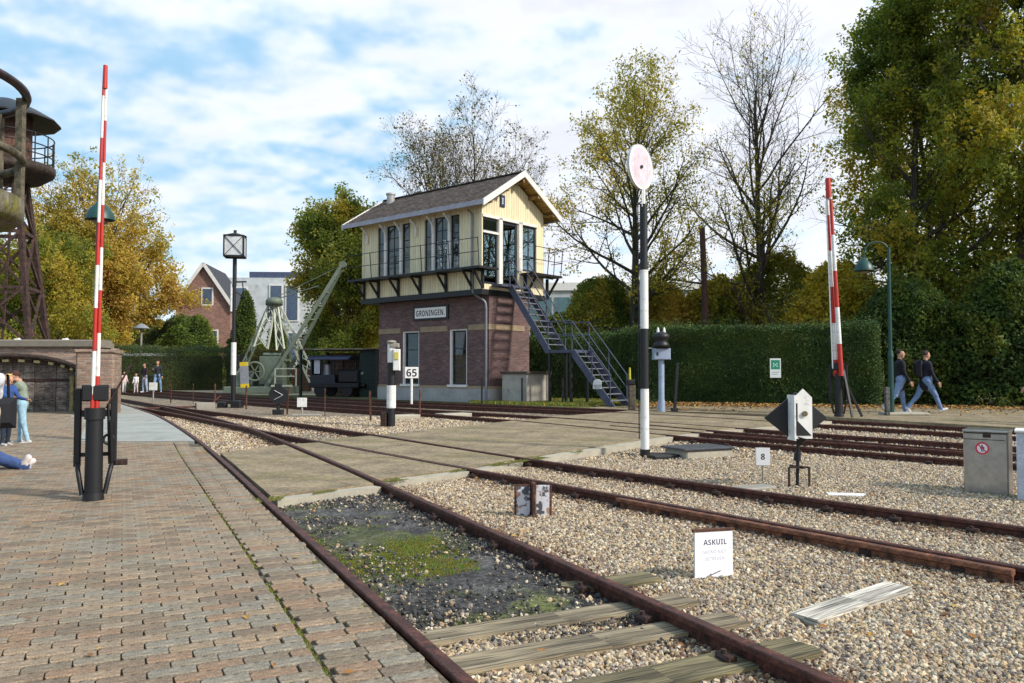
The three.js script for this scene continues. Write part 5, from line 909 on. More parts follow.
// ------------------------------------------------------------------ brick vault with arched doors, stone pier
const [redT, redB] = brickTex('red', 8, 24, [[0.60, 0.50, 0.44], [0.66, 0.54, 0.47], [0.55, 0.47, 0.43], [0.62, 0.55, 0.50]], [0.60, 0.56, 0.50], 231);
const m_oldbrick = new THREE.MeshStandardMaterial({ map: rep(redT, 1 / 1.76, 1 / 1.5), bumpMap: rep(redB, 1 / 1.76, 1 / 1.5), bumpScale: 0.008, roughness: 0.92 });
{
  const t = thing('brick_vault', 'low brick vault with arched wooden doors left of the platform', 'vault', [-13.0, 0.14, -22.6], 0.06);
  const w = new THREE.Shape([[-6, -0.2], [1.35, -0.2], [1.35, 1.86], [-6, 1.86]].map((p) => new THREE.Vector2(...p))), hole = new THREE.Path();
  const ax = -1.1, ar = 1.9, rise0 = 1.05; hole.moveTo(ax - ar, -0.19); hole.lineTo(ax + ar, -0.19); hole.lineTo(ax + ar, rise0); hole.absellipse(ax, rise0, ar, 0.52, 0, Math.PI, false); hole.lineTo(ax - ar, -0.19); w.holes.push(hole);
  part('front_wall', [new THREE.ExtrudeGeometry(w, { depth: 0.4, bevelEnabled: false, curveSegments: 24 }).translate(0, 0, -0.4)], m_oldbrick, t);
  part('side_wall', [bx(1.05, 1.35, -0.2, 1.86, -1.2, -0.4)], m_oldbrick, t);
  part('coping', [cham(7.5, 0.22, 0.75, 0.03, -2.35, 1.86, -0.25), cham(7.2, 0.16, 1.0, 0.03, -2.5, 1.86, -0.95)], mat('#91897b', { tex: 'plaster', rough: 0.95, s: 1, bump: 0.006 }), t);
  const arc = []; for (let i = 0; i <= 16; i++) { const a = Math.PI * i / 16; arc.push([ax + Math.cos(a) * (ar + 0.06), rise0 + Math.sin(a) * 0.58, 0.02]); }
  part('arch_ring', [tube(arc, 0.07, 6, 48)], mat('#5a4a42', { tex: 'rough', rough: 0.9 }), t);
  for (let i = 0; i < 26; i++) { const a = Math.PI * (i + 0.5) / 26, b = Math.PI * (i + 1.3) / 26; part(i % 2 ? 'yellow_block' : 'black_block', [bar([ax + Math.cos(a) * (ar - 0.09), rise0 + Math.sin(a) * 0.44, -0.10], [ax + Math.cos(b) * (ar - 0.09), rise0 + Math.sin(b) * 0.44, -0.10], 0.10, 0.07)], i % 2 ? mat('#d9c98a', { rough: 0.7 }) : m_chair, t); }
  part('yellow_post', [cham(0.12, 1.15, 0.1, 0.02, ax + ar - 0.30, -0.1, -0.16)], mat('#cfc17e', { rough: 0.7, tex: 'rough' }), t);
  for (let i = 0; i < 13; i++) { const x = ax - ar + i * 0.3, c = x + 0.15 - ax, hh = rise0 + 0.52 * Math.sqrt(Math.max(0, 1 - (c / ar) ** 2)); part('door_board', [bx(x + 0.006, x + 0.294, -0.1, hh, -0.34, -0.27 + (i % 2) * 0.012)], mat(['#94867a', '#a3968a', '#877b70'][i % 3], { tex: 'wood', s: [2.2, 0.6], rough: 0.9 }), t); }
  part('door_strap', [bx(ax - ar + 0.2, ax + ar - 0.2, 0.9, 0.97, -0.256, -0.24)], m_chair, t);
}
{ const p = part('stone_pier', [cham(0.95, 1.72, 0.95, 0.05), cham(1.02, 0.1, 1.02, 0.03, 0, 1.70, 0)], new THREE.MeshStandardMaterial({ map: rep(redT, 0.57, 0.66), bumpMap: rep(redB, 0.57, 0.66), bumpScale: 0.008, roughness: 0.95, color: C('#e6e2dc') })); p.position.set(-11.35, 0.12, -22.0); p.rotation.y = 0.25; tag(p, 'pale brick pier behind the left crossing gate', 'pier'); }
for (const [x, y, z, l] of [[-14.4, 2.15, -23.3, 'small white sack lying on the vault roof, left one'], [-13.0, 2.15, -23.3, 'larger white sack lying on the vault roof, right one']]) { const g = new THREE.IcosahedronGeometry(0.13, 2), p = g.attributes.position; for (let i = 0; i < p.count; i++) { const k = 0.8 + 0.5 * hash2(Math.round(p.getX(i) * 20), Math.round(p.getY(i) * 20 + p.getZ(i) * 9), 4); p.setXYZ(i, p.getX(i) * k * 1.3, Math.max(-0.07, p.getY(i) * k), p.getZ(i) * k); } g.computeVertexNormals(); const o = part('white_sack', [g], m_white); o.position.set(x, y, z); tag(o, l, 'sack'); }
// ------------------------------------------------------------------ lattice tower with round cabin
{
  const t = thing('lattice_tower', 'rusty lattice tower with round cabin, balcony and dark roof at the left edge', 'tower', [-17.25, 2.2, -27]);
  const m_tower = mat('#54423a', { tex: 'rust', rough: 0.85, s: 1 }), legs = 4, y0 = 0, y1 = 5.7, r0 = 1.6, r1 = 0.7, at = (k, f) => V(Math.cos(k * Math.PI / 2 + 0.5) * mix(r0, r1, f), mix(y0, y1, f), Math.sin(k * Math.PI / 2 + 0.5) * mix(r0, r1, f));
  for (let k = 0; k < legs; k++) {
    part('leg', [bar(at(k, 0), at(k, 1), 0.16, 0.16)], m_tower, t);
    for (let j = 0; j < 3; j++) { part('brace', [bar(at(k, j / 3), at(k + 1, (j + 1) / 3), 0.08), bar(at(k + 1, j / 3).addScalar(0.03), at(k, (j + 1) / 3).addScalar(0.03), 0.08)], m_tower, t); part('girt', [bar(at(k, j / 3), at(k + 1, j / 3), 0.11)], m_tower, t); }
  }
  part('ladder', [bar([0.2, 0, 0.9], [0.2, 5.6, 0.5], 0.06), bar([0.6, 0, 0.9], [0.6, 5.6, 0.5], 0.06), ...Array.from({ length: 18 }, (_, i) => bar([0.2, i * 0.31 + 0.2, 0.9 - i * 0.022], [0.6, i * 0.31 + 0.2, 0.9 - i * 0.022], 0.035))], m_tower, t);
  part('balcony', [lathe([[0.001, 5.6], [1.1, 5.6], [1.45, 5.85], [1.5, 5.95], [1.5, 6.12], [0.001, 6.12]], 36)], mat('#4a4038', { tex: 'rust', rough: 0.8 }), t);
  for (let k = 0; k < 16; k++) { const a = k / 16 * 6.283; part('railing_post', [rd([Math.cos(a) * 1.44, 6.1, Math.sin(a) * 1.44], [Math.cos(a) * 1.44, 7.12, Math.sin(a) * 1.44], 0.022, 0.022, 6)], m_black, t); }
  for (const y of [7.1, 6.75, 6.42]) part('railing_hoop', [new THREE.TorusGeometry(1.44, 0.022, 6, 48).rotateX(Math.PI / 2).translate(0, y, 0)], m_black, t);
  part('cabin', [new THREE.CylinderGeometry(0.78, 0.78, 1.75, 28).translate(0, 6.95, 0)], mat('#6a5044', { tex: 'rust', rough: 0.8, s: 0.8 }), t);
  part('cabin_window', [new THREE.CylinderGeometry(0.2, 0.2, 0.06, 20).rotateX(Math.PI / 2).translate(0.2, 7.0, 0.75)], m_black, t);
  part('roof', [lathe([[0.001, 8.45], [0.3, 8.38], [1.0, 8.05], [1.62, 7.70], [1.64, 7.62], [1.5, 7.62], [0.78, 7.78], [0.001, 7.78]], 12)], m_black, t);
  part('stub_base', [bx(-2.2, 2.2, -2.2, 0, -2.2, 2.2)], m_conc, t);
}
// near round platform, most of it outside the picture
{
  const t = thing('round_platform', 'mossy round platform on a column with curved iron railing, cut off by the left edge', 'platform', [-6.28, 0, -7.75]);
  const mossy = grayTex('mossy', 256, (u, v) => { const n = fbm(u * 6, v * 6, 6, 401, 5), m = sstep(0.45, 0.6, n), f = fbm(u * 50, v * 50, 50, 402, 2); return [mix(0.42, 0.40, m) * (0.6 + 0.7 * f), mix(0.40, 0.38, m) * (0.6 + 0.7 * f), mix(0.33, 0.18, m) * (0.6 + 0.7 * f)]; });
  part('column', [rd([0, -0.1, 0], [0, 2.75, 0], 0.28, 0.26, 20)], m_rust, t);
  part('deck', [lathe([[0.001, 2.78], [0.9, 2.78], [1.24, 2.88], [1.30, 2.95], [1.30, 3.12], [0.001, 3.12]], 48)], new THREE.MeshStandardMaterial({ map: rep(mossy, 1), bumpMap: rep(mossy, 1), bumpScale: 0.006, roughness: 0.95 }), t);
  const pst = mat('#8a8069', { tex: 'rough', rough: 0.85, s: 2 });
  for (let k = 0; k < 10; k++) { const a = k / 10 * 6.283 - 0.12; part('railing_post', [bar([Math.cos(a) * 1.25, 3.1, -Math.sin(a) * 1.25], [Math.cos(a) * 1.25, 4.22, -Math.sin(a) * 1.25], 0.07)], pst, t); }
  part('handrail', [new THREE.TorusGeometry(1.30, 0.045, 10, 64).rotateX(Math.PI / 2).translate(0, 4.24, 0)], mat('#3a2c30', { tex: 'rust', rough: 0.5 }), t);
  part('middle_rail', [new THREE.TorusGeometry(1.28, 0.042, 10, 64).rotateX(Math.PI / 2).translate(0, 3.55, 0)], pst, t);
}
// ------------------------------------------------------------------ houses behind
{
  const t = thing('brick_house', 'red brick house with white bargeboards and steep gable', 'house', [-29.0, 0, -75], 0.12);
  const [hT] = brickTex('house', 8, 24, [[0.58, 0.42, 0.37], [0.54, 0.40, 0.36], [0.60, 0.45, 0.39]], [0.55, 0.47, 0.42], 261), hm = new THREE.MeshStandardMaterial({ map: rep(hT, 0.57, 0.66), roughness: 0.92 });
  const gs = new THREE.Shape([[-2.45, 0], [2.45, 0], [2.45, 7.6], [0, 11.2], [-2.45, 7.6]].map((p) => new THREE.Vector2(...p)));
  part('wall', [new THREE.ExtrudeGeometry(gs, { depth: 8, bevelEnabled: false }).translate(0, 0, -8)], hm, t);
  const rm = mat('#4b4f5a', { tex: 'rough', s: 0.7, rough: 0.8 });
  for (const s of [-1, 1]) { part('roof_slope', [bar([0, 11.42, -4], [s * 2.9, 7.15, -4], 8.6, 0.16)], rm, t); part('bargeboard', [bar([s * 0.02, 11.36, 0.32], [s * 2.95, 7.0, 0.32], 0.06, 0.30)], m_trim, t); }
  for (const [x, y, w, h] of [[0.35, 8.3, 1.1, 1.7], [-1.2, 4.2, 1.0, 2.0], [0.9, 4.2, 1.0, 2.0]]) { const wi = new THREE.Group(); wi.name = 'window'; t.add(wi); part('frame', [bx(x - w / 2, x + w / 2, y - h / 2, y + h / 2, 0, 0.06)], m_trim, wi); part('pane', [bx(x - w / 2 + 0.13, x + w / 2 - 0.13, y - h / 2 + 0.13, y + h / 2 - 0.13, 0.06, 0.075)], mat('#5d6b80', { rough: 0.12 }), wi); }
}
{
  const t = thing('white_apartments', 'pale flat roofed apartment block behind the crane', 'building', [-29.3, 0, -95], 0.05);
  part('wall', [bx(-4.6, 6.5, 0, 12.4, -9, 0), bx(-9.5, -4.6, 0, 11.4, -9, -1)], mat('#dfe3e4', { tex: 'plaster', rough: 0.8, s: 0.3 }), t);
  part('roof_box', [bx(-2.2, 6.0, 12.4, 13.2, -8, -0.8)], mat('#4a5470', { rough: 0.7 }), t);
  for (const [x, y, w, h] of [[-2.9, 9.2, 1.5, 4.2], [1.2, 9.4, 1.6, 4.4], [3.1, 9.4, 1.6, 4.4], [-2.9, 4.2, 1.6, 3.5], [2.1, 4.2, 3.4, 3.5]]) { const wi = new THREE.Group(); wi.name = 'window'; t.add(wi); part('frame', [bx(x - w / 2, x + w / 2, y - h / 2, y + h / 2, 0, 0.12)], m_trim, wi); part('pane', [bx(x - w / 2 + 0.16, x + w / 2 - 0.16, y - h / 2 + 0.16, y + h / 2 - 0.16, 0.12, 0.15)], mat('#5f6f86', { rough: 0.1 }), wi); }
}
{
  const t = thing('office_block', 'long pale office block with glass bands behind the trees', 'building', [12, 0, -82], -0.05);
  part('wall', [bx(-14, 34, 0, 9.6, -8, 0)], mat('#c9cdca', { tex: 'plaster', s: 0.3, rough: 0.8 }), t); part('parapet', [bx(-14.2, 34.2, 9.6, 10.4, -8.2, 0.2)], m_trim, t);
  for (const y of [2.4, 6.3]) for (let i = 0; i < 16; i++) part('window', [bx(-13.6 + i * 3, -13.6 + i * 3 + 2.7, y, y + 2.6, 0, 0.06)], mat('#5f7f84', { rough: 0.1 }), t);
}
{
  const t = thing('garage_roofs', 'low grey roofed garage behind the left hedge', 'garage', [-27, 0, -58], 0.3);
  part('wall', [bx(-5, 3.5, 0, 2.4, -4, 0)], m_conc, t); part('roof', [bx(-5.3, 3.8, 2.4, 2.6, -4.3, 0.3)], mat('#b7bcc2', { rough: 0.6 }), t);
}
// ------------------------------------------------------------------ trees, hedges, shrubs
function leafCluster(seed, n, spread, size) {
  const q = mulberry(seed), v = [], a = V(), u = V(), w = V();
  for (let i = 0; i < n; i++) {
    const r = spread * Math.cbrt(q()), th = q() * 6.283, ph = Math.acos(2 * q() - 1), c = V(r * Math.sin(ph) * Math.cos(th), r * Math.cos(ph) * 0.8, r * Math.sin(ph) * Math.sin(th));
    u.set(q() - 0.5, q() - 0.5, q() - 0.5).normalize(); w.set(q() - 0.5, q() * 0.9 + 0.1, q() - 0.5).cross(u).normalize(); a.crossVectors(u, w);
    const L = size * (0.7 + 0.6 * q()), W = L * 0.36, P = (x, y, z) => [c.x + u.x * x + w.x * y + a.x * z, c.y + u.y * x + w.y * y + a.y * z, c.z + u.z * x + w.z * y + a.z * z];
    const A = P(-L / 2, 0, 0), B = P(0, W, L * 0.12), D = P(L / 2, 0, -L * 0.06), E_ = P(0, -W, L * 0.12);
    v.push(...A, ...D, ...B, ...A, ...E_, ...D);
  }
  const g = new THREE.BufferGeometry(); g.setAttribute('position', new THREE.Float32BufferAttribute(v, 3)); g.computeVertexNormals(); return g;
}
const CL = [leafCluster(1, 8, 0.5, 0.30), leafCluster(2, 8, 0.5, 0.30)], CLfine = leafCluster(5, 12, 0.5, 0.17), CLone = leafCluster(8, 3, 0.5, 0.36);
const m_leaf = new THREE.MeshPhysicalMaterial({ color: 0xffffff, roughness: 0.75, transmission: 0.58, thickness: 0, side: THREE.DoubleSide, specularIntensity: 0.4 });
const m_hedge = new THREE.MeshStandardMaterial({ color: 0xffffff, roughness: 0.7, side: THREE.DoubleSide });
const m_bark = mat('#6a5f52', { tex: 'bark', s: [1.2, 0.6], rough: 0.95, bump: 0.015 });
const m_barkG = mat('#5d5a42', { tex: 'bark', s: [1.2, 0.6], rough: 0.95, bump: 0.015 });
const m_twig = mat('#57493f', { tex: null, rough: 0.95 });
const lin = (c) => new THREE.Color().setRGB(...c);
// pos/nor/idx collector for tapered branches
function newWood() { return { p: [], n: [], i: [], u: [] }; }
function limb(W, pts, rad, sides) {
  const base = W.p.length / 3, d = V(), s = V(), t = V();
  let run = 0;
  pts.forEach((p, k) => {
    d.subVectors(pts[Math.min(pts.length - 1, k + 1)], pts[Math.max(0, k - 1)]).normalize(); s.set(d.y, -d.x, 0.3).cross(d).normalize(); t.crossVectors(d, s);
    if (k) run += p.distanceTo(pts[k - 1]);
    for (let j = 0; j < sides; j++) { const a = j / sides * 6.2832, c = Math.cos(a), e = Math.sin(a), nx = s.x * c + t.x * e, ny = s.y * c + t.y * e, nz = s.z * c + t.z * e; W.p.push(p.x + nx * rad[k], p.y + ny * rad[k], p.z + nz * rad[k]); W.n.push(nx, ny, nz); W.u.push(j / sides, run); }
  });
  for (let k = 0; k + 1 < pts.length; k++) for (let j = 0; j < sides; j++) { const a = base + k * sides + j, b = base + k * sides + (j + 1) % sides, c = a + sides, e = b + sides; W.i.push(a, b, c, b, e, c); }
}
function woodGeo(W) { const g = new THREE.BufferGeometry(); g.setAttribute('position', new THREE.Float32BufferAttribute(W.p, 3)); g.setAttribute('normal', new THREE.Float32BufferAttribute(W.n, 3)); g.setAttribute('uv', new THREE.Float32BufferAttribute(W.u, 2)); g.setIndex(W.i); return g; }
/* o: label, at, H height, r0 trunk radius, crown [bottom, width], kids per level, up: tropism, leaves, size, palette, seed, stems */
function tree(o) {
  const q = mulberry(o.seed), t = thing(o.name ?? 'tree', o.label, 'tree', [o.at[0], o.at[1], o.at[2]], q() * 6, o.group ?? 'trees around the yard');
  const trunkW = newWood(), brW = newWood(), twW = newWood(), tips = [];
  const grow = (p, dir, len, rad, lev) => {
    const n = lev === 0 ? 9 : lev === 1 ? 7 : lev === 2 ? 5 : 3, pts = [p.clone()], rs = [rad], d = dir.clone(), c = p.clone(), wob = [0.05, 0.16, 0.24, 0.32][lev] * (o.wob ?? 1);
    for (let k = 1; k <= n; k++) {
      d.x += (q() - 0.5) * wob * 2; d.z += (q() - 0.5) * wob * 2; d.y += (q() - 0.5) * wob + (lev ? (o.up ?? 0.06) : 0.02); d.normalize();
      c.addScaledVector(d, len / n); pts.push(c.clone()); rs.push(Math.max(rad * mix(1, lev === 0 ? 0.16 : 0.22, k / n), 0.006));
    }
    limb(lev === 0 ? trunkW : lev === 1 ? brW : twW, pts, rs, [9, 6, 4, 3][lev]);
    const last = o.levels ?? 3;
    if (lev >= last - 1) for (let k = 1; k <= n; k++) tips.push([pts[k], pts[k - 1], lev]);
    if (lev >= last) return;
    const kids = o.kids[lev];
    for (let k = 0; k < kids; k++) {
      const lo = lev === 0 ? o.crown[0] / o.H : 0.22, f = lo + (1 - lo) * Math.pow((k + q() * 0.8) / kids, lev === 0 ? 0.9 : 0.85), seg = Math.min(n - 1, Math.floor(f * n)), ft = f * n - seg, at = pts[seg].clone().lerp(pts[seg + 1], clamp(ft)), dd = pts[seg + 1].clone().sub(pts[seg]).normalize();
      const az = k * 2.399 + q() * 1.2, sd = V(dd.z + 0.01, 0.02, -dd.x).normalize(), td = V().crossVectors(dd, sd), out = sd.multiplyScalar(Math.cos(az)).addScaledVector(td, Math.sin(az));
      const ang = lev === 0 ? mix(o.ang?.[0] ?? 1.15, o.ang?.[1] ?? 0.45, (f - lo) / (1 - lo)) : 0.55 + 0.5 * q();
      const nd = dd.multiplyScalar(Math.cos(ang)).addScaledVector(out, Math.sin(ang)).normalize();
      const cf = (f - lo) / (1 - lo), L = lev === 0 ? o.crown[1] * 0.5 * (0.45 + 0.75 * Math.sin(Math.PI * Math.min(0.97, Math.pow(cf, o.shape ?? 0.75) * 0.82 + 0.16))) * (0.75 + 0.4 * q()) / Math.max(0.55, Math.sin(ang)) * 0.95 : len * (0.34 + 0.24 * q()) * (1.15 - 0.5 * f);
      grow(at, nd, L, rs[seg] * (lev === 0 ? 0.52 : 0.58), lev + 1);
    }
  };
  const stems = o.stems ?? 1;
  for (let s = 0; s < stems; s++) { const a = s / stems * 6.283 + q(), sp = stems > 1 ? (o.fork ?? 0.22) : 0.03; grow(V(stems > 1 ? Math.cos(a) * 0.15 : 0, -0.3, stems > 1 ? Math.sin(a) * 0.15 : 0), V(Math.cos(a) * sp, 1, Math.sin(a) * sp).normalize(), (o.H - 0.5) * (s ? 0.78 + 0.2 * q() : 0.95), o.r0 * (stems > 1 ? 0.75 : 1), 0); }
  part('trunk', woodGeo(trunkW), o.bark ?? m_bark, t); part('limbs', woodGeo(brW), o.bark ?? m_bark, t); if (twW.p.length) part('twigs', woodGeo(twW), o.bark ?? m_twig, t).userData.kind = 'stuff';
  if (o.leaves) {
    const items = [], pal = o.palette.map(lin);
    for (let i = 0; i < o.leaves; i++) {
      const [a, b] = tips[Math.floor(q() * tips.length)], p = a.clone().lerp(b, q()); const j = o.jit ?? 0.35; p.x += (q() - 0.5) * j * 2; p.y += (q() - 0.5) * j * 2 - j * 0.3; p.z += (q() - 0.5) * j * 2;
      if (p.y < (o.low ?? 0.5)) continue;
      const bare = o.bareTop ? sstep(o.H * o.bareTop[0], o.H * o.bareTop[1], p.y + (vnoise(p.x, p.z, 0, 3) - 0.5) * 2) : 0; if (q() < bare * 0.93) continue;
      if (o.gaps && vnoise(p.x * 0.55 + 3, p.y * 0.6 + p.z * 0.5, 0, o.seed) < o.gaps) continue;
      const patch = vnoise(p.x * 0.45 + o.seed, p.y * 0.45 + p.z * 0.3, 0, 5), ci = clamp(Math.floor((patch * 0.75 + q() * 0.42 - 0.08 + (o.warm ?? 0)) * pal.length), 0, pal.length - 1);
      items.push({ p: [p.x, p.y, p.z], e: [q() * 6, q() * 6, q() * 6], s: o.size * (0.65 + 0.7 * q()), c: pal[ci].clone().multiplyScalar(0.75 + 0.5 * q()) });
    }
    scatter('crown', o.geo ?? CL[o.seed % 2], m_leaf, items, t);
  }
  return t;
}
const YEL = [[0.26, 0.26, 0.03], [0.42, 0.35, 0.05], [0.55, 0.42, 0.06], [0.60, 0.45, 0.06], [0.54, 0.36, 0.06], [0.42, 0.24, 0.05]];
const OLV = [[0.26, 0.27, 0.02], [0.38, 0.35, 0.025], [0.52, 0.43, 0.03], [0.62, 0.47, 0.03], [0.58, 0.38, 0.03]];
const GRN = [[0.10, 0.16, 0.015], [0.16, 0.22, 0.017], [0.23, 0.28, 0.02], [0.32, 0.33, 0.022], [0.44, 0.38, 0.025], [0.52, 0.38, 0.03]];
const GY = [[0.10, 0.16, 0.02], [0.17, 0.23, 0.02], [0.28, 0.30, 0.03], [0.42, 0.36, 0.03], [0.48, 0.35, 0.03]];
// left: the big yellow tree and its neighbours
tree({ label: 'broad golden yellow autumn tree behind the left crossing gate', at: [-30.6, 0.1, -60], H: 14.2, r0: 0.42, crown: [1.6, 9.2], kids: [24, 9, 5], leaves: 24000, size: 0.62, jit: 0.6, palette: YEL, seed: 11, shape: 0.7, bareTop: [0.62, 0.98] });
tree({ label: 'half bare brown autumn tree left of the golden tree', at: [-35, 0.1, -61], H: 13, r0: 0.35, crown: [2, 8], kids: [18, 8, 5], leaves: 4200, size: 0.5, jit: 0.5, palette: [[0.20, 0.14, 0.04], [0.30, 0.20, 0.05], [0.16, 0.15, 0.03]], seed: 12, bareTop: [0.5, 0.95] });
tree({ label: 'low green tree behind the brick vault', at: [-27.5, 0.1, -47], H: 6.5, r0: 0.22, crown: [0.8, 7], kids: [16, 8, 4], leaves: 6000, size: 0.5, jit: 0.5, palette: GY, seed: 13, low: 0.2 });
tree({ label: 'low yellow green tree behind the tower legs', at: [-32.5, 0.1, -50], H: 6.2, r0: 0.22, crown: [0.8, 7], kids: [16, 8, 4], leaves: 6000, size: 0.5, jit: 0.5, palette: YEL.slice(0, 4), seed: 14, low: 0.2 });
// by the signal box
tree({ label: 'green and yellow leafed tree left of the signal box', at: [-10.0, 0.1, -48], H: 9.8, r0: 0.3, crown: [1.2, 5.2], kids: [24, 9, 5], leaves: 12000, size: 0.55, jit: 0.45, palette: GY, seed: 15, shape: 0.8 });
tree({ label: 'almost bare spreading tree behind the signal box roof', at: [-1.9, 0.1, -46], H: 15.9, r0: 0.22, crown: [5.0, 5.2], kids: [13, 10, 8], levels: 3, up: 0.10, ang: [0.95, 0.5], stems: 7, fork: 0.25, leaves: 3400, size: 0.40, jit: 0.25, palette: [[0.16, 0.13, 0.03], [0.24, 0.2, 0.04], [0.14, 0.11, 0.06], [0.32, 0.24, 0.04]], seed: 116, geo: CLone, wob: 0.8, bark: m_barkG });
tree({ label: 'sparse yellow leafed tree behind the disc signal', at: [5.6, 0.1, -37], H: 13.4, r0: 0.26, crown: [3.0, 7.0], kids: [30, 9, 6], up: 0.05, ang: [1.25, 0.45], leaves: 10500, gaps: 0.28, size: 0.33, jit: 0.25, palette: OLV, seed: 17, geo: CLone, bark: m_barkG, shape: 0.62 });
tree({ label: 'tall nearly bare tree between the pole and the right gate', at: [11.6, 0.1, -37], H: 15.4, r0: 0.26, crown: [3.0, 7.4], kids: [30, 10, 7], up: 0.07, ang: [1.1, 0.4], leaves: 9000, size: 0.32, jit: 0.25, palette: OLV, seed: 18, geo: CLone, shape: 0.62, bareTop: [0.45, 0.8] });
// right: big green trees
for (const [x, z, H, w, n, s, l] of [[16.1, -31.5, 16.6, 6.2, 11000, 21, 'tall green tree with yellowing tips just right of the raised right gate'], [19.3, -30.5, 19.5, 7.6, 14000, 22, 'tallest green tree, behind the walking men'], [23.2, -29.5, 18.5, 8.0, 12000, 23, 'tall green tree at the right edge of the picture'], [20.0, -38, 18, 8, 6500, 24, 'dark green tree deepest in the right group'], [25.5, -33, 18, 8, 8000, 25, 'green tree cut off by the right edge']])
  tree({ label: l, at: [x, 0.15, z], H, r0: 0.27, crown: [1.9, w], kids: [30, 9, 5], leaves: n, size: 0.46, jit: 0.42, palette: GRN, seed: s, shape: 0.6, ang: [1.3, 0.5], gaps: 0.32, warm: 0.10, low: 2.2 });
// shrubs
function shrub(label, [x, y, z], rx, H, n, pal, seed, size = 0.42, tall = 0) {
  const q = mulberry(seed), t = thing('shrub', label, 'shrub', [x, y, z], 0, 'shrubs round the yard'), W = newWood(), items = [], P = pal.map(lin);
  for (let k = 0; k < 9; k++) { const a = k * 2.4, r = rx * 0.5 * q(); limb(W, [V(Math.cos(a) * 0.1, -0.2, Math.sin(a) * 0.1), V(Math.cos(a) * r * 0.5, H * 0.4, Math.sin(a) * r * 0.5), V(Math.cos(a) * r, H * (0.6 + 0.3 * q()), Math.sin(a) * r)], [0.05, 0.035, 0.01], 5); }
  for (let i = 0; i < n; i++) {
    const a = q() * 6.283, yy = Math.pow(q(), 0.8), prof = Math.sqrt(Math.max(0.05, 1 - Math.pow(yy * 0.98, 2.2))) * (tall ? 1 - yy * 0.75 : 1), lump = 0.72 + 0.5 * vnoise(Math.cos(a) * 2 + seed, yy * 5, 0, seed) , r = rx * prof * lump * Math.sqrt(mix(0.25, 1, q()));
    const patch = vnoise(a * 1.3, yy * 4, 0, seed + 2), ci = clamp(Math.floor((patch * 0.7 + q() * 0.4 - 0.05) * P.length), 0, P.length - 1);
    items.push({ p: [Math.cos(a) * r, yy * H * (0.8 + 0.3 * lump * 0.8), Math.sin(a) * r], e: [q() * 6, q() * 6, q() * 6], s: size * (0.6 + 0.8 * q()), c: P[ci].clone().multiplyScalar(0.75 + 0.5 * q()) });
  }
  part('stems', woodGeo(W), m_twig, t); scatter('foliage', CL[seed % 2], m_leaf, items, t);
}
const DK = [[0.05, 0.09, 0.014], [0.075, 0.13, 0.016], [0.11, 0.17, 0.018], [0.18, 0.22, 0.02], [0.30, 0.27, 0.025]];
shrub('yellow green shrub behind the upper stairs', [4.2, 0.1, -39], 2.8, 5.4, 4600, GY, 31);
shrub('dark green shrub between the stairs and the signal box', [1.9, 0.1, -34.5], 1.7, 3.4, 2400, DK, 32);
shrub('tall yellow shrub behind the hedge near the disc signal', [7.2, 0.1, -38.5], 2.4, 5.2, 4000, YEL.slice(0, 5), 33);
shrub('green shrub behind the hedge at the timber pole', [9.8, 0.1, -38.5], 2.5, 5.2, 3600, GY, 34);
shrub('large yellowing shrub behind the hedge under the bare tree', [12.8, 0.1, -38.5], 3.2, 6.4, 4800, [[0.13, 0.17, 0.02], [0.24, 0.26, 0.02], [0.38, 0.34, 0.03], [0.50, 0.36, 0.03]], 35);
shrub('olive shrub behind the right gate', [13.6, 0.1, -33.5], 2.3, 5.4, 4200, OLV, 36);
shrub('dark evergreen shrub behind the lamp post', [14.2, 0.1, -28.8], 2.0, 4.2, 4400, DK, 37, 0.38);
shrub('dark evergreen shrub behind the walking men', [16.8, 0.1, -27.6], 2.2, 4.6, 4600, DK, 38, 0.38);
shrub('dark evergreen shrub right of the walking men', [19.6, 0.1, -26.2], 2.3, 4.4, 4600, DK, 39, 0.38);
shrub('dark evergreen shrub at the right edge of the picture', [22.2, 0.1, -25.2], 2.4, 4.8, 4400, DK, 40, 0.38);
shrub('large green shrub in front of the red brick house', [-28.4, 0.1, -68], 3.6, 5.6, 4200, [[0.06, 0.10, 0.02], [0.10, 0.13, 0.03], [0.15, 0.15, 0.03]], 41, 0.5);
shrub('dark conifer in front of the white apartments', [-22.0, 0.1, -66], 2.0, 7.4, 3600, DK, 42, 0.45, 1);
shrub('small dark conifer left of the crane mast', [-18.2, 0.1, -62], 1.7, 5.2, 2600, DK, 43, 0.45, 1);
shrub('bushy green shrub right of the golden tree', [-24.2, 0.1, -60], 2.8, 5.0, 3600, GY.slice(0, 3), 44, 0.45);
shrub('brownish green shrub behind the crane', [-12.0, 0.1, -56], 3.4, 4.6, 4000, [[0.06, 0.09, 0.02], [0.12, 0.13, 0.025], [0.20, 0.14, 0.03]], 45, 0.5);
shrub('yellow green shrub behind the shelter roof', [-10.6, 0.1, -52], 2.6, 4.0, 3200, GY, 46, 0.45);
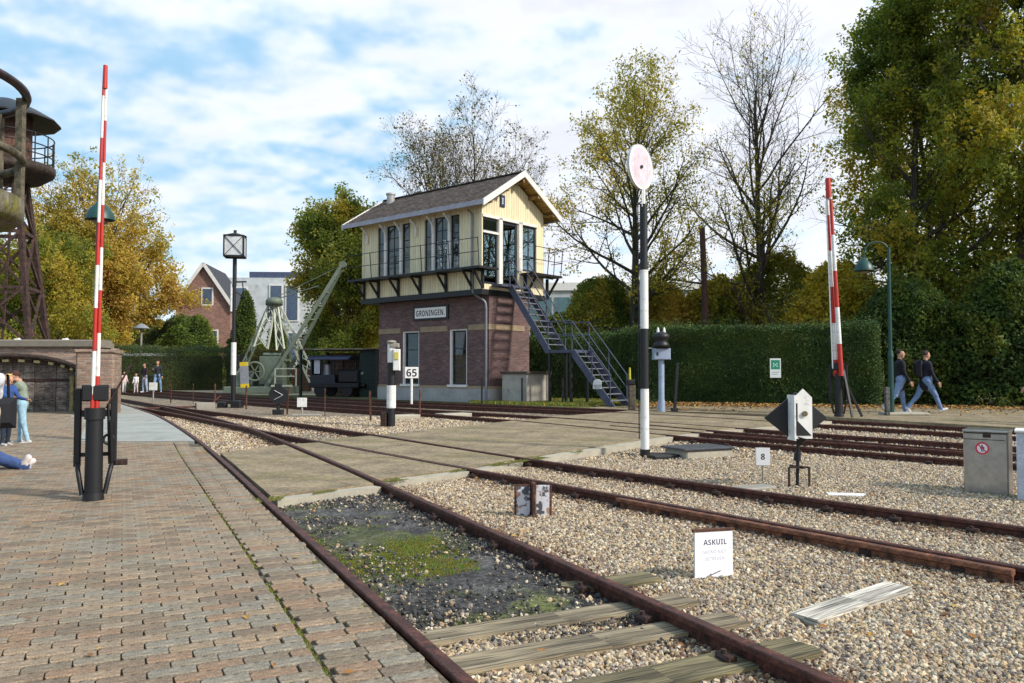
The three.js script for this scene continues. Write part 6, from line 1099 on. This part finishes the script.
// clipped hedges: leafy skin on a twiggy core
function hedge(label, a, b, H, depth, per, pal, seed, round = 0) {
  const q = mulberry(seed), L = Math.hypot(b[0] - a[0], b[1] - a[1]), t = thing('hedge', label, 'hedge', [(a[0] + b[0]) / 2, rise((a[1] + b[1]) / 2) - 0.05, (a[1] + b[1]) / 2], Math.atan2(-(b[1] - a[1]), b[0] - a[0]), 'clipped hedges'), items = [], P = pal.map(lin);
  part('core', [bx(-L / 2 + 0.35, L / 2 - 0.35, -0.1, H - 0.45, -depth / 2 + 0.38, depth / 2 - 0.38)], mat('#7a6a50', { tex: 'bark', rough: 1, s: 1 }), t);
  const bump = (u, v) => (fbm(u * 0.9, v * 0.9, 0, seed, 4) - 0.5) * 0.52;
  const add = (x, y, z, u, v) => { const pt = vnoise(u * 0.7, v * 0.9, 0, seed + 4), ci = clamp(Math.floor((pt * 0.6 + q() * 0.5 - 0.05) * P.length), 0, P.length - 1); items.push({ p: [x, y, z], e: [q() * 6, q() * 6, q() * 6], s: 0.26 * (0.6 + 0.8 * q()), c: P[ci].clone().multiplyScalar(0.7 + 0.6 * q()) }); };
  for (let i = 0; i < L * H * per * 1.3; i++) { const x = (q() - 0.5) * L, y = q() * H, d = bump(x, y) - q() * q() * 0.22 + 0.06; add(x, y, depth / 2 + d, x, y); if (q() < 0.25) add(x, y, -depth / 2 - d, x, y); }
  for (let i = 0; i < L * depth * per; i++) { const x = (q() - 0.5) * L, z = (q() - 0.5) * depth; add(x, H + bump(x, z + 9) * 0.7 + (q() - 0.5) * 0.12 + (q() < 0.05 ? q() * 0.30 : 0), z, x, z + 7); }
  for (let i = 0; i < depth * H * per; i++) { const z = (q() - 0.5) * depth, y = q() * H; for (const s of [-1, 1]) add(s * (L / 2 + bump(z, y) * 0.5), y, z, z, y); }
  scatter('foliage', CLfine, m_hedge, items, t);
}
const HG = [[0.022, 0.048, 0.010], [0.032, 0.070, 0.012], [0.046, 0.095, 0.014], [0.07, 0.12, 0.016], [0.11, 0.15, 0.02]];
hedge('tall clipped dark green hedge right of the stairs', [4.4, -31.2], [12.6, -27.6], 2.75, 1.3, 330, HG, 61);
hedge('dark hedge in the shade behind the stairs', [0.9, -32.6], [4.3, -31.3], 2.5, 1.2, 260, HG, 62);
hedge('clipped green hedge behind the family on the left', [-29.5, -46.0], [-17.9, -50.5], 2.55, 1.2, 190, [[0.02, 0.045, 0.014], [0.035, 0.07, 0.018], [0.06, 0.095, 0.02], [0.10, 0.12, 0.03]], 63);
hedge('yellowing hedge left of the crane', [-17.0, -50.8], [-14.6, -51.8], 2.5, 1.2, 190, [[0.06, 0.08, 0.02], [0.12, 0.12, 0.02], [0.22, 0.17, 0.03], [0.27, 0.16, 0.03]], 64);
{
  const t = thing('garden_gate', 'weathered grey wooden gate between the left hedges', 'gate', [-17.4, 0.12, -50.3], 0.2);
  for (let i = 0; i < 5; i++) part('gate_board', [bx(-0.5 + i * 0.2, -0.5 + i * 0.2 + 0.185, 0, 2.2 + (i % 2) * 0.03, -0.02, 0.02)], mat(['#5f5d5c', '#6d6a68'][i % 2], { tex: 'wood', s: [2, 0.6] }), t);
  part('post', [bar([0.65, -0.2, 0], [0.65, 2.3, 0], 0.2)], mat('#8a8280', { tex: 'wood' }), t);
}
// far belt of trees that closes the view behind everything
{
  const q = mulberry(900), items = [], P = [...OLV.slice(0, 3), ...DK].map(lin);
  for (let i = 0; i < 26000; i++) { const x = rr(-120, 120, q), z = -108 - q() * 14 + Math.abs(x) * 0.2, top = 5.5 + 4.5 * fbm(x * 0.08, 3, 0, 71, 4) , y = Math.pow(q(), 0.7) * top * 0.9; items.push({ p: [x, y, z], e: [q() * 6, q() * 6, q() * 6], s: 1.5 * (0.6 + 0.8 * q()), c: P[Math.floor(q() * P.length)].clone().multiplyScalar(0.8 + 0.4 * q()) }); }
  scatter('distant_woodland', CL[0], m_leaf, items, null, 'distant belt of trees beyond the houses', 'woodland');
}
// ------------------------------------------------------------------ people: tapered bones joined smoothly and meshed as one surface
function surfaceNets(f, lo, hi, cell) {
  const n = [0, 1, 2].map((k) => Math.ceil((hi[k] - lo[k]) / cell) + 1), N = n[0] * n[1] * n[2], F = new Float32Array(N), id = (i, j, k) => (k * n[1] + j) * n[0] + i;
  for (let k = 0; k < n[2]; k++) for (let j = 0; j < n[1]; j++) for (let i = 0; i < n[0]; i++) F[id(i, j, k)] = f(lo[0] + i * cell, lo[1] + j * cell, lo[2] + k * cell);
  const vid = new Int32Array(N).fill(-1), P = [], I = [], C8 = [[0, 0, 0], [1, 0, 0], [0, 1, 0], [1, 1, 0], [0, 0, 1], [1, 0, 1], [0, 1, 1], [1, 1, 1]], ED = [[0, 1], [2, 3], [4, 5], [6, 7], [0, 2], [1, 3], [4, 6], [5, 7], [0, 4], [1, 5], [2, 6], [3, 7]];
  for (let k = 0; k + 1 < n[2]; k++) for (let j = 0; j + 1 < n[1]; j++) for (let i = 0; i + 1 < n[0]; i++) {
    const v = C8.map(([a, b, c]) => F[id(i + a, j + b, k + c)]); let m = 0; for (let q = 0; q < 8; q++) if (v[q] < 0) m |= 1 << q; if (m === 0 || m === 255) continue;
    let x = 0, y = 0, z = 0, w = 0; for (const [a, b] of ED) if ((v[a] < 0) !== (v[b] < 0)) { const t = v[a] / (v[a] - v[b]); x += C8[a][0] + t * (C8[b][0] - C8[a][0]); y += C8[a][1] + t * (C8[b][1] - C8[a][1]); z += C8[a][2] + t * (C8[b][2] - C8[a][2]); w++; }
    vid[id(i, j, k)] = P.length / 3; P.push(lo[0] + (i + x / w) * cell, lo[1] + (j + y / w) * cell, lo[2] + (k + z / w) * cell);
  }
  const quad = (a, b, c, d, flip) => { if (a < 0 || b < 0 || c < 0 || d < 0) return; flip ? I.push(a, c, b, a, d, c) : I.push(a, b, c, a, c, d); };
  for (let k = 1; k + 1 < n[2]; k++) for (let j = 1; j + 1 < n[1]; j++) for (let i = 1; i + 1 < n[0]; i++) {
    const s = F[id(i, j, k)] < 0;
    if (s !== F[id(i + 1, j, k)] < 0) quad(vid[id(i, j - 1, k - 1)], vid[id(i, j, k - 1)], vid[id(i, j, k)], vid[id(i, j - 1, k)], !s);
    if (s !== F[id(i, j + 1, k)] < 0) quad(vid[id(i - 1, j, k - 1)], vid[id(i - 1, j, k)], vid[id(i, j, k)], vid[id(i, j, k - 1)], !s);
    if (s !== F[id(i, j, k + 1)] < 0) quad(vid[id(i - 1, j - 1, k)], vid[id(i, j - 1, k)], vid[id(i, j, k)], vid[id(i - 1, j, k)], !s);
  }
  return [P, I];
}
const capD = (x, y, z, a, b, r1, r2) => { const dx = b[0] - a[0], dy = b[1] - a[1], dz = b[2] - a[2], t = clamp(((x - a[0]) * dx + (y - a[1]) * dy + (z - a[2]) * dz) / (dx * dx + dy * dy + dz * dz + 1e-9)); return Math.hypot(x - a[0] - dx * t, y - a[1] - dy * t, z - a[2] - dz * t) - mix(r1, r2, t); };
/* pose angles in radians, forward positive: legs [hip, knee] left and right, arms [shoulder, elbow, out]; lean, headTurn, nod; seat: lowers the pelvis */
function person(o) {
  const S = o.height / 1.8, t = thing('person', o.label, 'person', o.at, o.turn, o.group), B = [], add = (a, b, r1, r2, c, k = 0.02) => B.push([a, b, r1, r2, c, k]);
  const col = o.colors, lean = o.lean ?? 0, hipY = o.hip ?? 0.92, fat = o.fat ?? 1;
  const up = (h, s = 0, f = 0) => [s, hipY + h * Math.cos(lean) - f * Math.sin(lean), h * Math.sin(lean) + f * Math.cos(lean)];
  const chest = up(0.36), waist = up(0.14), neck = up(0.56, 0, 0.0), hd = up(0.70, 0, 0.03 + (o.nod ?? 0) * 0.08); hd[1] -= (o.nod ?? 0) * 0.04;
  // legs
  [-1, 1].forEach((s, i) => {
    const [h, kn, outw = 0.02] = o.legs[i], hip = [s * 0.085, hipY - 0.02, 0], knee = [s * (0.09 + outw), hip[1] - 0.43 * Math.cos(h), 0.43 * Math.sin(h)], a2 = h - kn, ank = [s * (0.09 + outw * 1.5), knee[1] - 0.42 * Math.cos(a2), knee[2] + 0.42 * Math.sin(a2)];
    const lf = o.legFat ?? 1.08; add(hip, knee, 0.088 * fat, 0.062 * lf, 'bottom', 0.03); add(knee, ank, 0.060 * lf, 0.045 * lf, 'bottom', 0.02);
    const fa = a2 + (o.feet?.[i] ?? 0), fx = [Math.cos(fa), Math.sin(fa)], heel = [ank[0], ank[1] - 0.035 * Math.cos(fa), ank[2] - 0.045 * fx[0]], toe = [ank[0] + s * 0.02, ank[1] - 0.045 * Math.cos(fa) + 0.155 * fx[1], ank[2] + 0.155 * fx[0]];
    add(heel, toe, 0.042 * Math.max(1, lf * 0.95), 0.034 * Math.max(1, lf * 0.95), 'shoe', 0.012);
  });
  // trunk
  add([-0.06, hipY + 0.02, 0], [0.06, hipY + 0.02, 0], 0.105 * fat, 0.105 * fat, 'bottom', 0.04);
  add(up(o.hem ?? -0.03), waist, 0.118 * fat, 0.118 * fat, 'top', 0.04); add(waist, chest, 0.118 * fat, 0.130 * fat, 'top', 0.05);
  add(up(0.42, -0.12), up(0.42, 0.12), 0.088 * fat, 0.088 * fat, 'top', 0.05); add(up(0.48, -0.15), up(0.48, 0.15), 0.062, 0.062, 'top', 0.03);
  add(up(0.47), neck, 0.058, 0.052, o.collar ? 'top' : 'skin', 0.02); add(neck, [hd[0], hd[1] - 0.06, hd[2] - 0.02], 0.050, 0.055, 'skin', 0.02);
  // head
  const ht = o.headTurn ?? 0, F = (dx, dy, dz) => [hd[0] + dx * Math.cos(ht) + dz * Math.sin(ht), hd[1] + dy - dz * (o.nod ?? 0) * 0.5, hd[2] - dx * Math.sin(ht) + dz * Math.cos(ht)];
  add(F(0, 0.035, -0.02), F(0, 0.02, 0.012), 0.088, 0.082, 'skin', 0.015); add(F(0, -0.03, 0.035), F(0, -0.075, 0.045), 0.062, 0.042, 'skin', 0.02);
  add(F(0, 0.01, 0.095), F(0, -0.025, 0.112), 0.009, 0.015, 'skin', 0.008); for (const s of [-1, 1]) add(F(s * 0.083, 0.01, -0.01), F(s * 0.086, -0.025, -0.005), 0.016, 0.011, 'skin', 0.006);
  // arms and hands
  const hands = [];
  [-1, 1].forEach((s, i) => {
    const [sh, el, out = 0.1] = o.arms[i], S0 = up(0.47, s * 0.175), a = sh + lean * 0.3, E0 = [S0[0] + s * 0.29 * Math.sin(out), S0[1] - 0.29 * Math.cos(a) * Math.cos(out), S0[2] + 0.29 * Math.sin(a)], a2 = a + el, W0 = [E0[0] + s * (o.inw?.[i] ?? 0.03), E0[1] - 0.26 * Math.cos(a2), E0[2] + 0.26 * Math.sin(a2)];
    add(S0, E0, 0.062 * Math.sqrt(fat), 0.048, 'top', 0.03); add(E0, W0, 0.046, 0.034, o.sleeve === 'short' ? 'skin' : 'top', 0.015);
    const d = [W0[0] - E0[0], W0[1] - E0[1], W0[2] - E0[2]], L = Math.hypot(...d), u = d.map((q) => q / L); add(W0, W0.map((q, k) => q + u[k] * 0.07), 0.030, 0.032, 'skin', 0.012); hands.push([W0, u, s]);
  });
  const K = (x, y, z) => { let v = 1e9; for (const b of B) { const d = capD(x, y, z, b[0], b[1], b[2], b[3]), k = b[5], h = clamp(0.5 + 0.5 * (v - d) / k); v = mix(v, d, h) - k * h * (1 - h); } if (Math.abs(v) < 0.04 && y < hd[1] - 0.16) v += 0.016 * (fbm(x * 13 + z * 9 + y * 4, y * 15 - x * 6 + z * 3, 0, 7, 3) - 0.5); return v; };
  const lo = [9, 9, 9], hi = [-9, -9, -9]; for (const b of B) for (const p of [b[0], b[1]]) for (let k = 0; k < 3; k++) { lo[k] = Math.min(lo[k], p[k] - 0.18); hi[k] = Math.max(hi[k], p[k] + 0.18); }
  const [P, I] = surfaceNets(K, lo, hi, o.cell ?? 0.016), colr = [];
  const skin = C(o.skin ?? '#c99a7f'), cc = { skin, top: C(col.top), bottom: C(col.bottom), shoe: C(col.shoe) };
  for (let i = 0; i < P.length; i += 3) { let best = 1e9, tg = 'top'; for (const b of B) { const d = capD(P[i], P[i + 1], P[i + 2], b[0], b[1], b[2], b[3]); if (d < best) { best = d; tg = b[4]; } } const c = cc[tg]; colr.push(c.r, c.g, c.b); }
  let g = new THREE.BufferGeometry(); g.setAttribute('position', new THREE.Float32BufferAttribute(P, 3)); g.setAttribute('color', new THREE.Float32BufferAttribute(colr, 3)); g.setIndex(I); g.computeVertexNormals();
  // five fingers on each hand
  const fing = []; for (const [w, u, s] of hands) { const U = V(...u), sd = V(0, 0, 1).cross(U).lengthSq() > 0.02 ? V(0, 0, 1).addScaledVector(U, -U.z).normalize() : V(1, 0, 0), cu = V(-s, 0, 0.2).normalize(); for (let k = 0; k < 5; k++) { const th = k === 4, b0 = V(...w).addScaledVector(U, th ? 0.03 : 0.085).addScaledVector(sd, th ? 0.035 : (k - 1.5) * 0.019), Lf = th ? 0.045 : [0.042, 0.050, 0.047, 0.036][k], b1 = b0.clone().addScaledVector(U, Lf * (th ? 0.6 : 0.9)).addScaledVector(sd, th ? 0.03 : 0).addScaledVector(cu, 0.008), b2 = b1.clone().addScaledVector(U, Lf * 0.7).addScaledVector(cu, 0.022); fing.push(rod(b0, b1, 0.010, 0.009, 6), rod(b1, b2, 0.009, 0.007, 6)); } }
  const fg = mergeGeometries(fing.map(clean)); const fc = new Float32Array(fg.attributes.position.count * 3); for (let i = 0; i < fc.length; i += 3) { fc[i] = skin.r; fc[i + 1] = skin.g; fc[i + 2] = skin.b; } fg.setAttribute('color', new THREE.BufferAttribute(fc, 3));
  g = triuv(mergeGeometries([g.toNonIndexed(), fg]));
  const body = new THREE.Mesh(g, new THREE.MeshStandardMaterial({ vertexColors: true, roughness: 0.88, map: rep(TX.cloth, 2.5) })); body.name = 'body'; t.add(body); body.scale.setScalar(S);
  // hair: a shell over the skull
  const hg = new THREE.SphereGeometry(0.097, 24, 18), hp = hg.attributes.position;
  for (let i = 0; i < hp.count; i++) { let x = hp.getX(i), y = hp.getY(i), z = hp.getZ(i); const k = 1 + 0.09 * (hash2(Math.round(x * 300), Math.round(y * 300 + z * 170), 3) - 0.5); if (z > 0.03 && y < 0.045) { z = 0.03 + (z - 0.03) * 0.1; } if (y < -0.02) { y = -0.02 + (y + 0.02) * (o.longHair ?? 0.5); } hp.setXYZ(i, x * k * 0.98, y * k, z * k * 1.05); }
  hg.rotateY(ht).translate(...F(0, 0.042, -0.022)); hg.computeVertexNormals(); const hair = part('hair', [hg], mat(o.hair ?? '#3a2c22', { tex: 'cloth', s: 8, rough: 0.8 }), t); hair.scale.setScalar(S);
  const eye = part('eyes', [-1, 1].map((s) => new THREE.SphereGeometry(0.011, 8, 6).translate(...F(s * 0.032, 0.006, 0.083))), m_black, t); eye.scale.setScalar(S);
  const mo = part('mouth', [new THREE.SphereGeometry(0.02, 10, 6).scale(1, 0.28, 0.5).rotateY(ht).translate(...F(0, -0.062, 0.086))], mat('#94554c', { tex: null }), t); mo.scale.setScalar(S);
  o.extra?.(t, S, up, hands);
  return t;
}
const walkers = 'two men walking on the right path', YR = Math.PI / 2;
person({ label: 'man in dark navy jacket and jeans striding ahead, right of the pair', at: [11.62, 0.155, -22.5], turn: YR + 0.05, height: 1.84, legs: [[0.50, 0.12], [-0.42, 0.28]], feet: [0.1, -0.25], hip: 0.885, arms: [[0.28, 0.25, 0.08], [-0.15, 0.35, 0.12]], colors: { top: '#16182a', bottom: '#7089b0', shoe: '#e4e2e6' }, hair: '#3b2a22', hem: -0.12, fat: 1.22, collar: true, group: walkers,
  extra: (t, S) => part('backpack', [cham(0.30, 0.46, 0.2, 0.09, 0, 1.0, -0.20)], mat('#101018', { tex: 'cloth', s: 4 }), t).scale.setScalar(S) });
person({ label: 'man in black jacket and jeans walking behind the lamp post, left of the pair', at: [11.0, 0.155, -22.7], turn: YR - 0.15, height: 1.86, legs: [[-0.38, 0.42], [0.20, 0.05]], feet: [-0.45, 0.0], hip: 0.90, arms: [[0.2, 0.3, 0.08], [-0.1, 0.3, 0.1]], colors: { top: '#15151f', bottom: '#7d93b8', shoe: '#e6e4ea' }, hair: '#2a1d18', hem: -0.16, fat: 1.2, headTurn: -0.5, collar: true, group: walkers });
person({ label: 'person in pale blue top cut off by the right edge', at: [12.32, 0.15, -18.7], turn: -YR, height: 1.55, legs: [[0.15, 0.1], [-0.2, 0.2]], arms: [[0.3, 0.4, 0.1], [0.1, 0.3, 0.1]], colors: { top: '#b9c6e6', bottom: '#20222c', shoe: '#3a3a40' }, hair: '#6a5038' });
// left: the group by the vault
person({ label: 'boy in grey green hoodie and light jeans looking down', at: [-8.92, 0.035, -14.6], turn: -YR + 0.35, height: 1.38, legs: [[0.1, 0.05], [-0.12, 0.12]], arms: [[0.75, 0.95, 0.05], [0.7, 1.0, 0.05]], colors: { top: '#8d9a88', bottom: '#9fc3d6', shoe: '#cfc9c2' }, hair: '#4a2a1c', nod: 0.8, lean: 0.12, fat: 1.1, group: 'children by the vault' });
person({ label: 'blond child in blue top turned toward the boy', at: [-8.95, 0.035, -14.2], turn: YR - 0.4, height: 1.30, legs: [[0.1, 0.1], [-0.1, 0.1]], arms: [[0.8, 0.6, 0.05], [0.6, 0.8, 0.05]], colors: { top: '#30508c', bottom: '#25303f', shoe: '#cac4bf' }, hair: '#d9b06a', nod: 0.5, group: 'children by the vault' });
person({ label: 'white haired adult with large black bag, cut off by the left edge', at: [-6.78, 0.0, -10.35], turn: YR + 2.6, height: 1.62, legs: [[0.05, 0.05], [-0.08, 0.1]], arms: [[0.35, 0.9, 0.1], [0.25, 0.9, 0.1]], colors: { top: '#cfd3d8', bottom: '#cbbda6', shoe: '#a8672e' }, hair: '#e6e2dc',
  extra: (t, S) => { const b = part('shoulder_bag', [cham(0.50, 0.46, 0.24, 0.09, 0.0, 0.66, 0.30), tube([[-0.15, 1.05, 0.32], [-0.12, 1.42, 0.15], [-0.1, 1.45, -0.05]], 0.02, 6)], mat('#14151d', { tex: 'cloth', s: 4 }), t); b.position.set(-0.16, -0.02, 0.04); b.scale.setScalar(S); b.rotation.y = -0.4; } });
person({ label: 'seated person in blue jeans and white sneakers, legs stretched into the picture', at: [-7.42, 0, -11.0], turn: YR + 0.02, height: 1.68, hip: 0.33, lean: -0.25, fat: 1.2, legFat: 1.5, legs: [[1.26, 0.0, -0.04], [1.20, 0.0, -0.04]], feet: [-0.1, -0.2], arms: [[-0.3, 0.2, 0.15], [-0.3, 0.2, 0.15]], colors: { top: '#7a2f36', bottom: '#42598c', shoe: '#e2d8d4' }, hair: '#7a5a3a',
  extra: (t) => part('stool', [cham(0.34, 0.16, 0.34, 0.03, 0, 0, 0)], m_sleeper, t) });
{ const t = thing('tan_shoe_bag', 'tan leather bag standing at the feet of the white haired adult', 'bag', [-6.72, 0, -10.2], 0.3); part('body', [cham(0.24, 0.13, 0.12, 0.03)], mat('#b06f38', { tex: 'cloth', s: 4 }), t); part('handle', [tube([[-0.07, 0.12, 0], [-0.04, 0.19, 0], [0.04, 0.19, 0], [0.07, 0.12, 0]], 0.008, 6)], mat('#7d4d26', { tex: null }), t); }
// far left: a family by the hedge
const fam = 'family by the left hedge';
person({ label: 'taller adult in dark jacket and jeans by the left hedge', at: [-19.75, 0.15, -44.6], turn: 0.4, height: 1.8, legs: [[0.15, 0.05, 0.06], [-0.15, 0.1, 0.06]], arms: [[0.5, 1.5, 0.1], [0.2, 0.3, 0.1]], colors: { top: '#23252d', bottom: '#7f9cc4', shoe: '#b9b9c0' }, cell: 0.024, group: fam });
person({ label: 'shorter adult in maroon black jacket and pale jeans by the left hedge', at: [-20.45, 0.15, -44.6], turn: -0.5, height: 1.66, legs: [[0.05, 0.05], [-0.05, 0.1]], arms: [[0.4, 0.9, 0.1], [0.2, 0.4, 0.1]], colors: { top: '#2a1b24', bottom: '#a9b5d2', shoe: '#d2d2d6' }, cell: 0.024, longHair: 1.4, group: fam });
person({ label: 'child in white coat beside the adults at the left hedge', at: [-20.75, 0.15, -44.2], turn: 0.2, height: 1.05, legs: [[0.05, 0.05], [-0.05, 0.1]], arms: [[0.2, 0.4, 0.1], [0.2, 0.4, 0.1]], colors: { top: '#e6e0e2', bottom: '#d9c9d0', shoe: '#b0a8ac' }, cell: 0.024, hair: '#c9a072', group: fam, fat: 1.2 });
person({ label: 'child in pink and white coat, leftmost at the left hedge', at: [-21.5, 0.15, -44.4], turn: 0.9, height: 1.15, legs: [[0.05, 0.05], [-0.05, 0.1]], arms: [[0.2, 0.4, 0.1], [0.2, 0.4, 0.1]], colors: { top: '#e3c6c4', bottom: '#e0dcd8', shoe: '#b0a8ac' }, cell: 0.024, hair: '#b98c5c', group: fam, fat: 1.2 });
scene.traverse((o) => { if (o.isMesh) { o.castShadow = true; o.receiveShadow = true; } });
renderer.render(scene, camera);
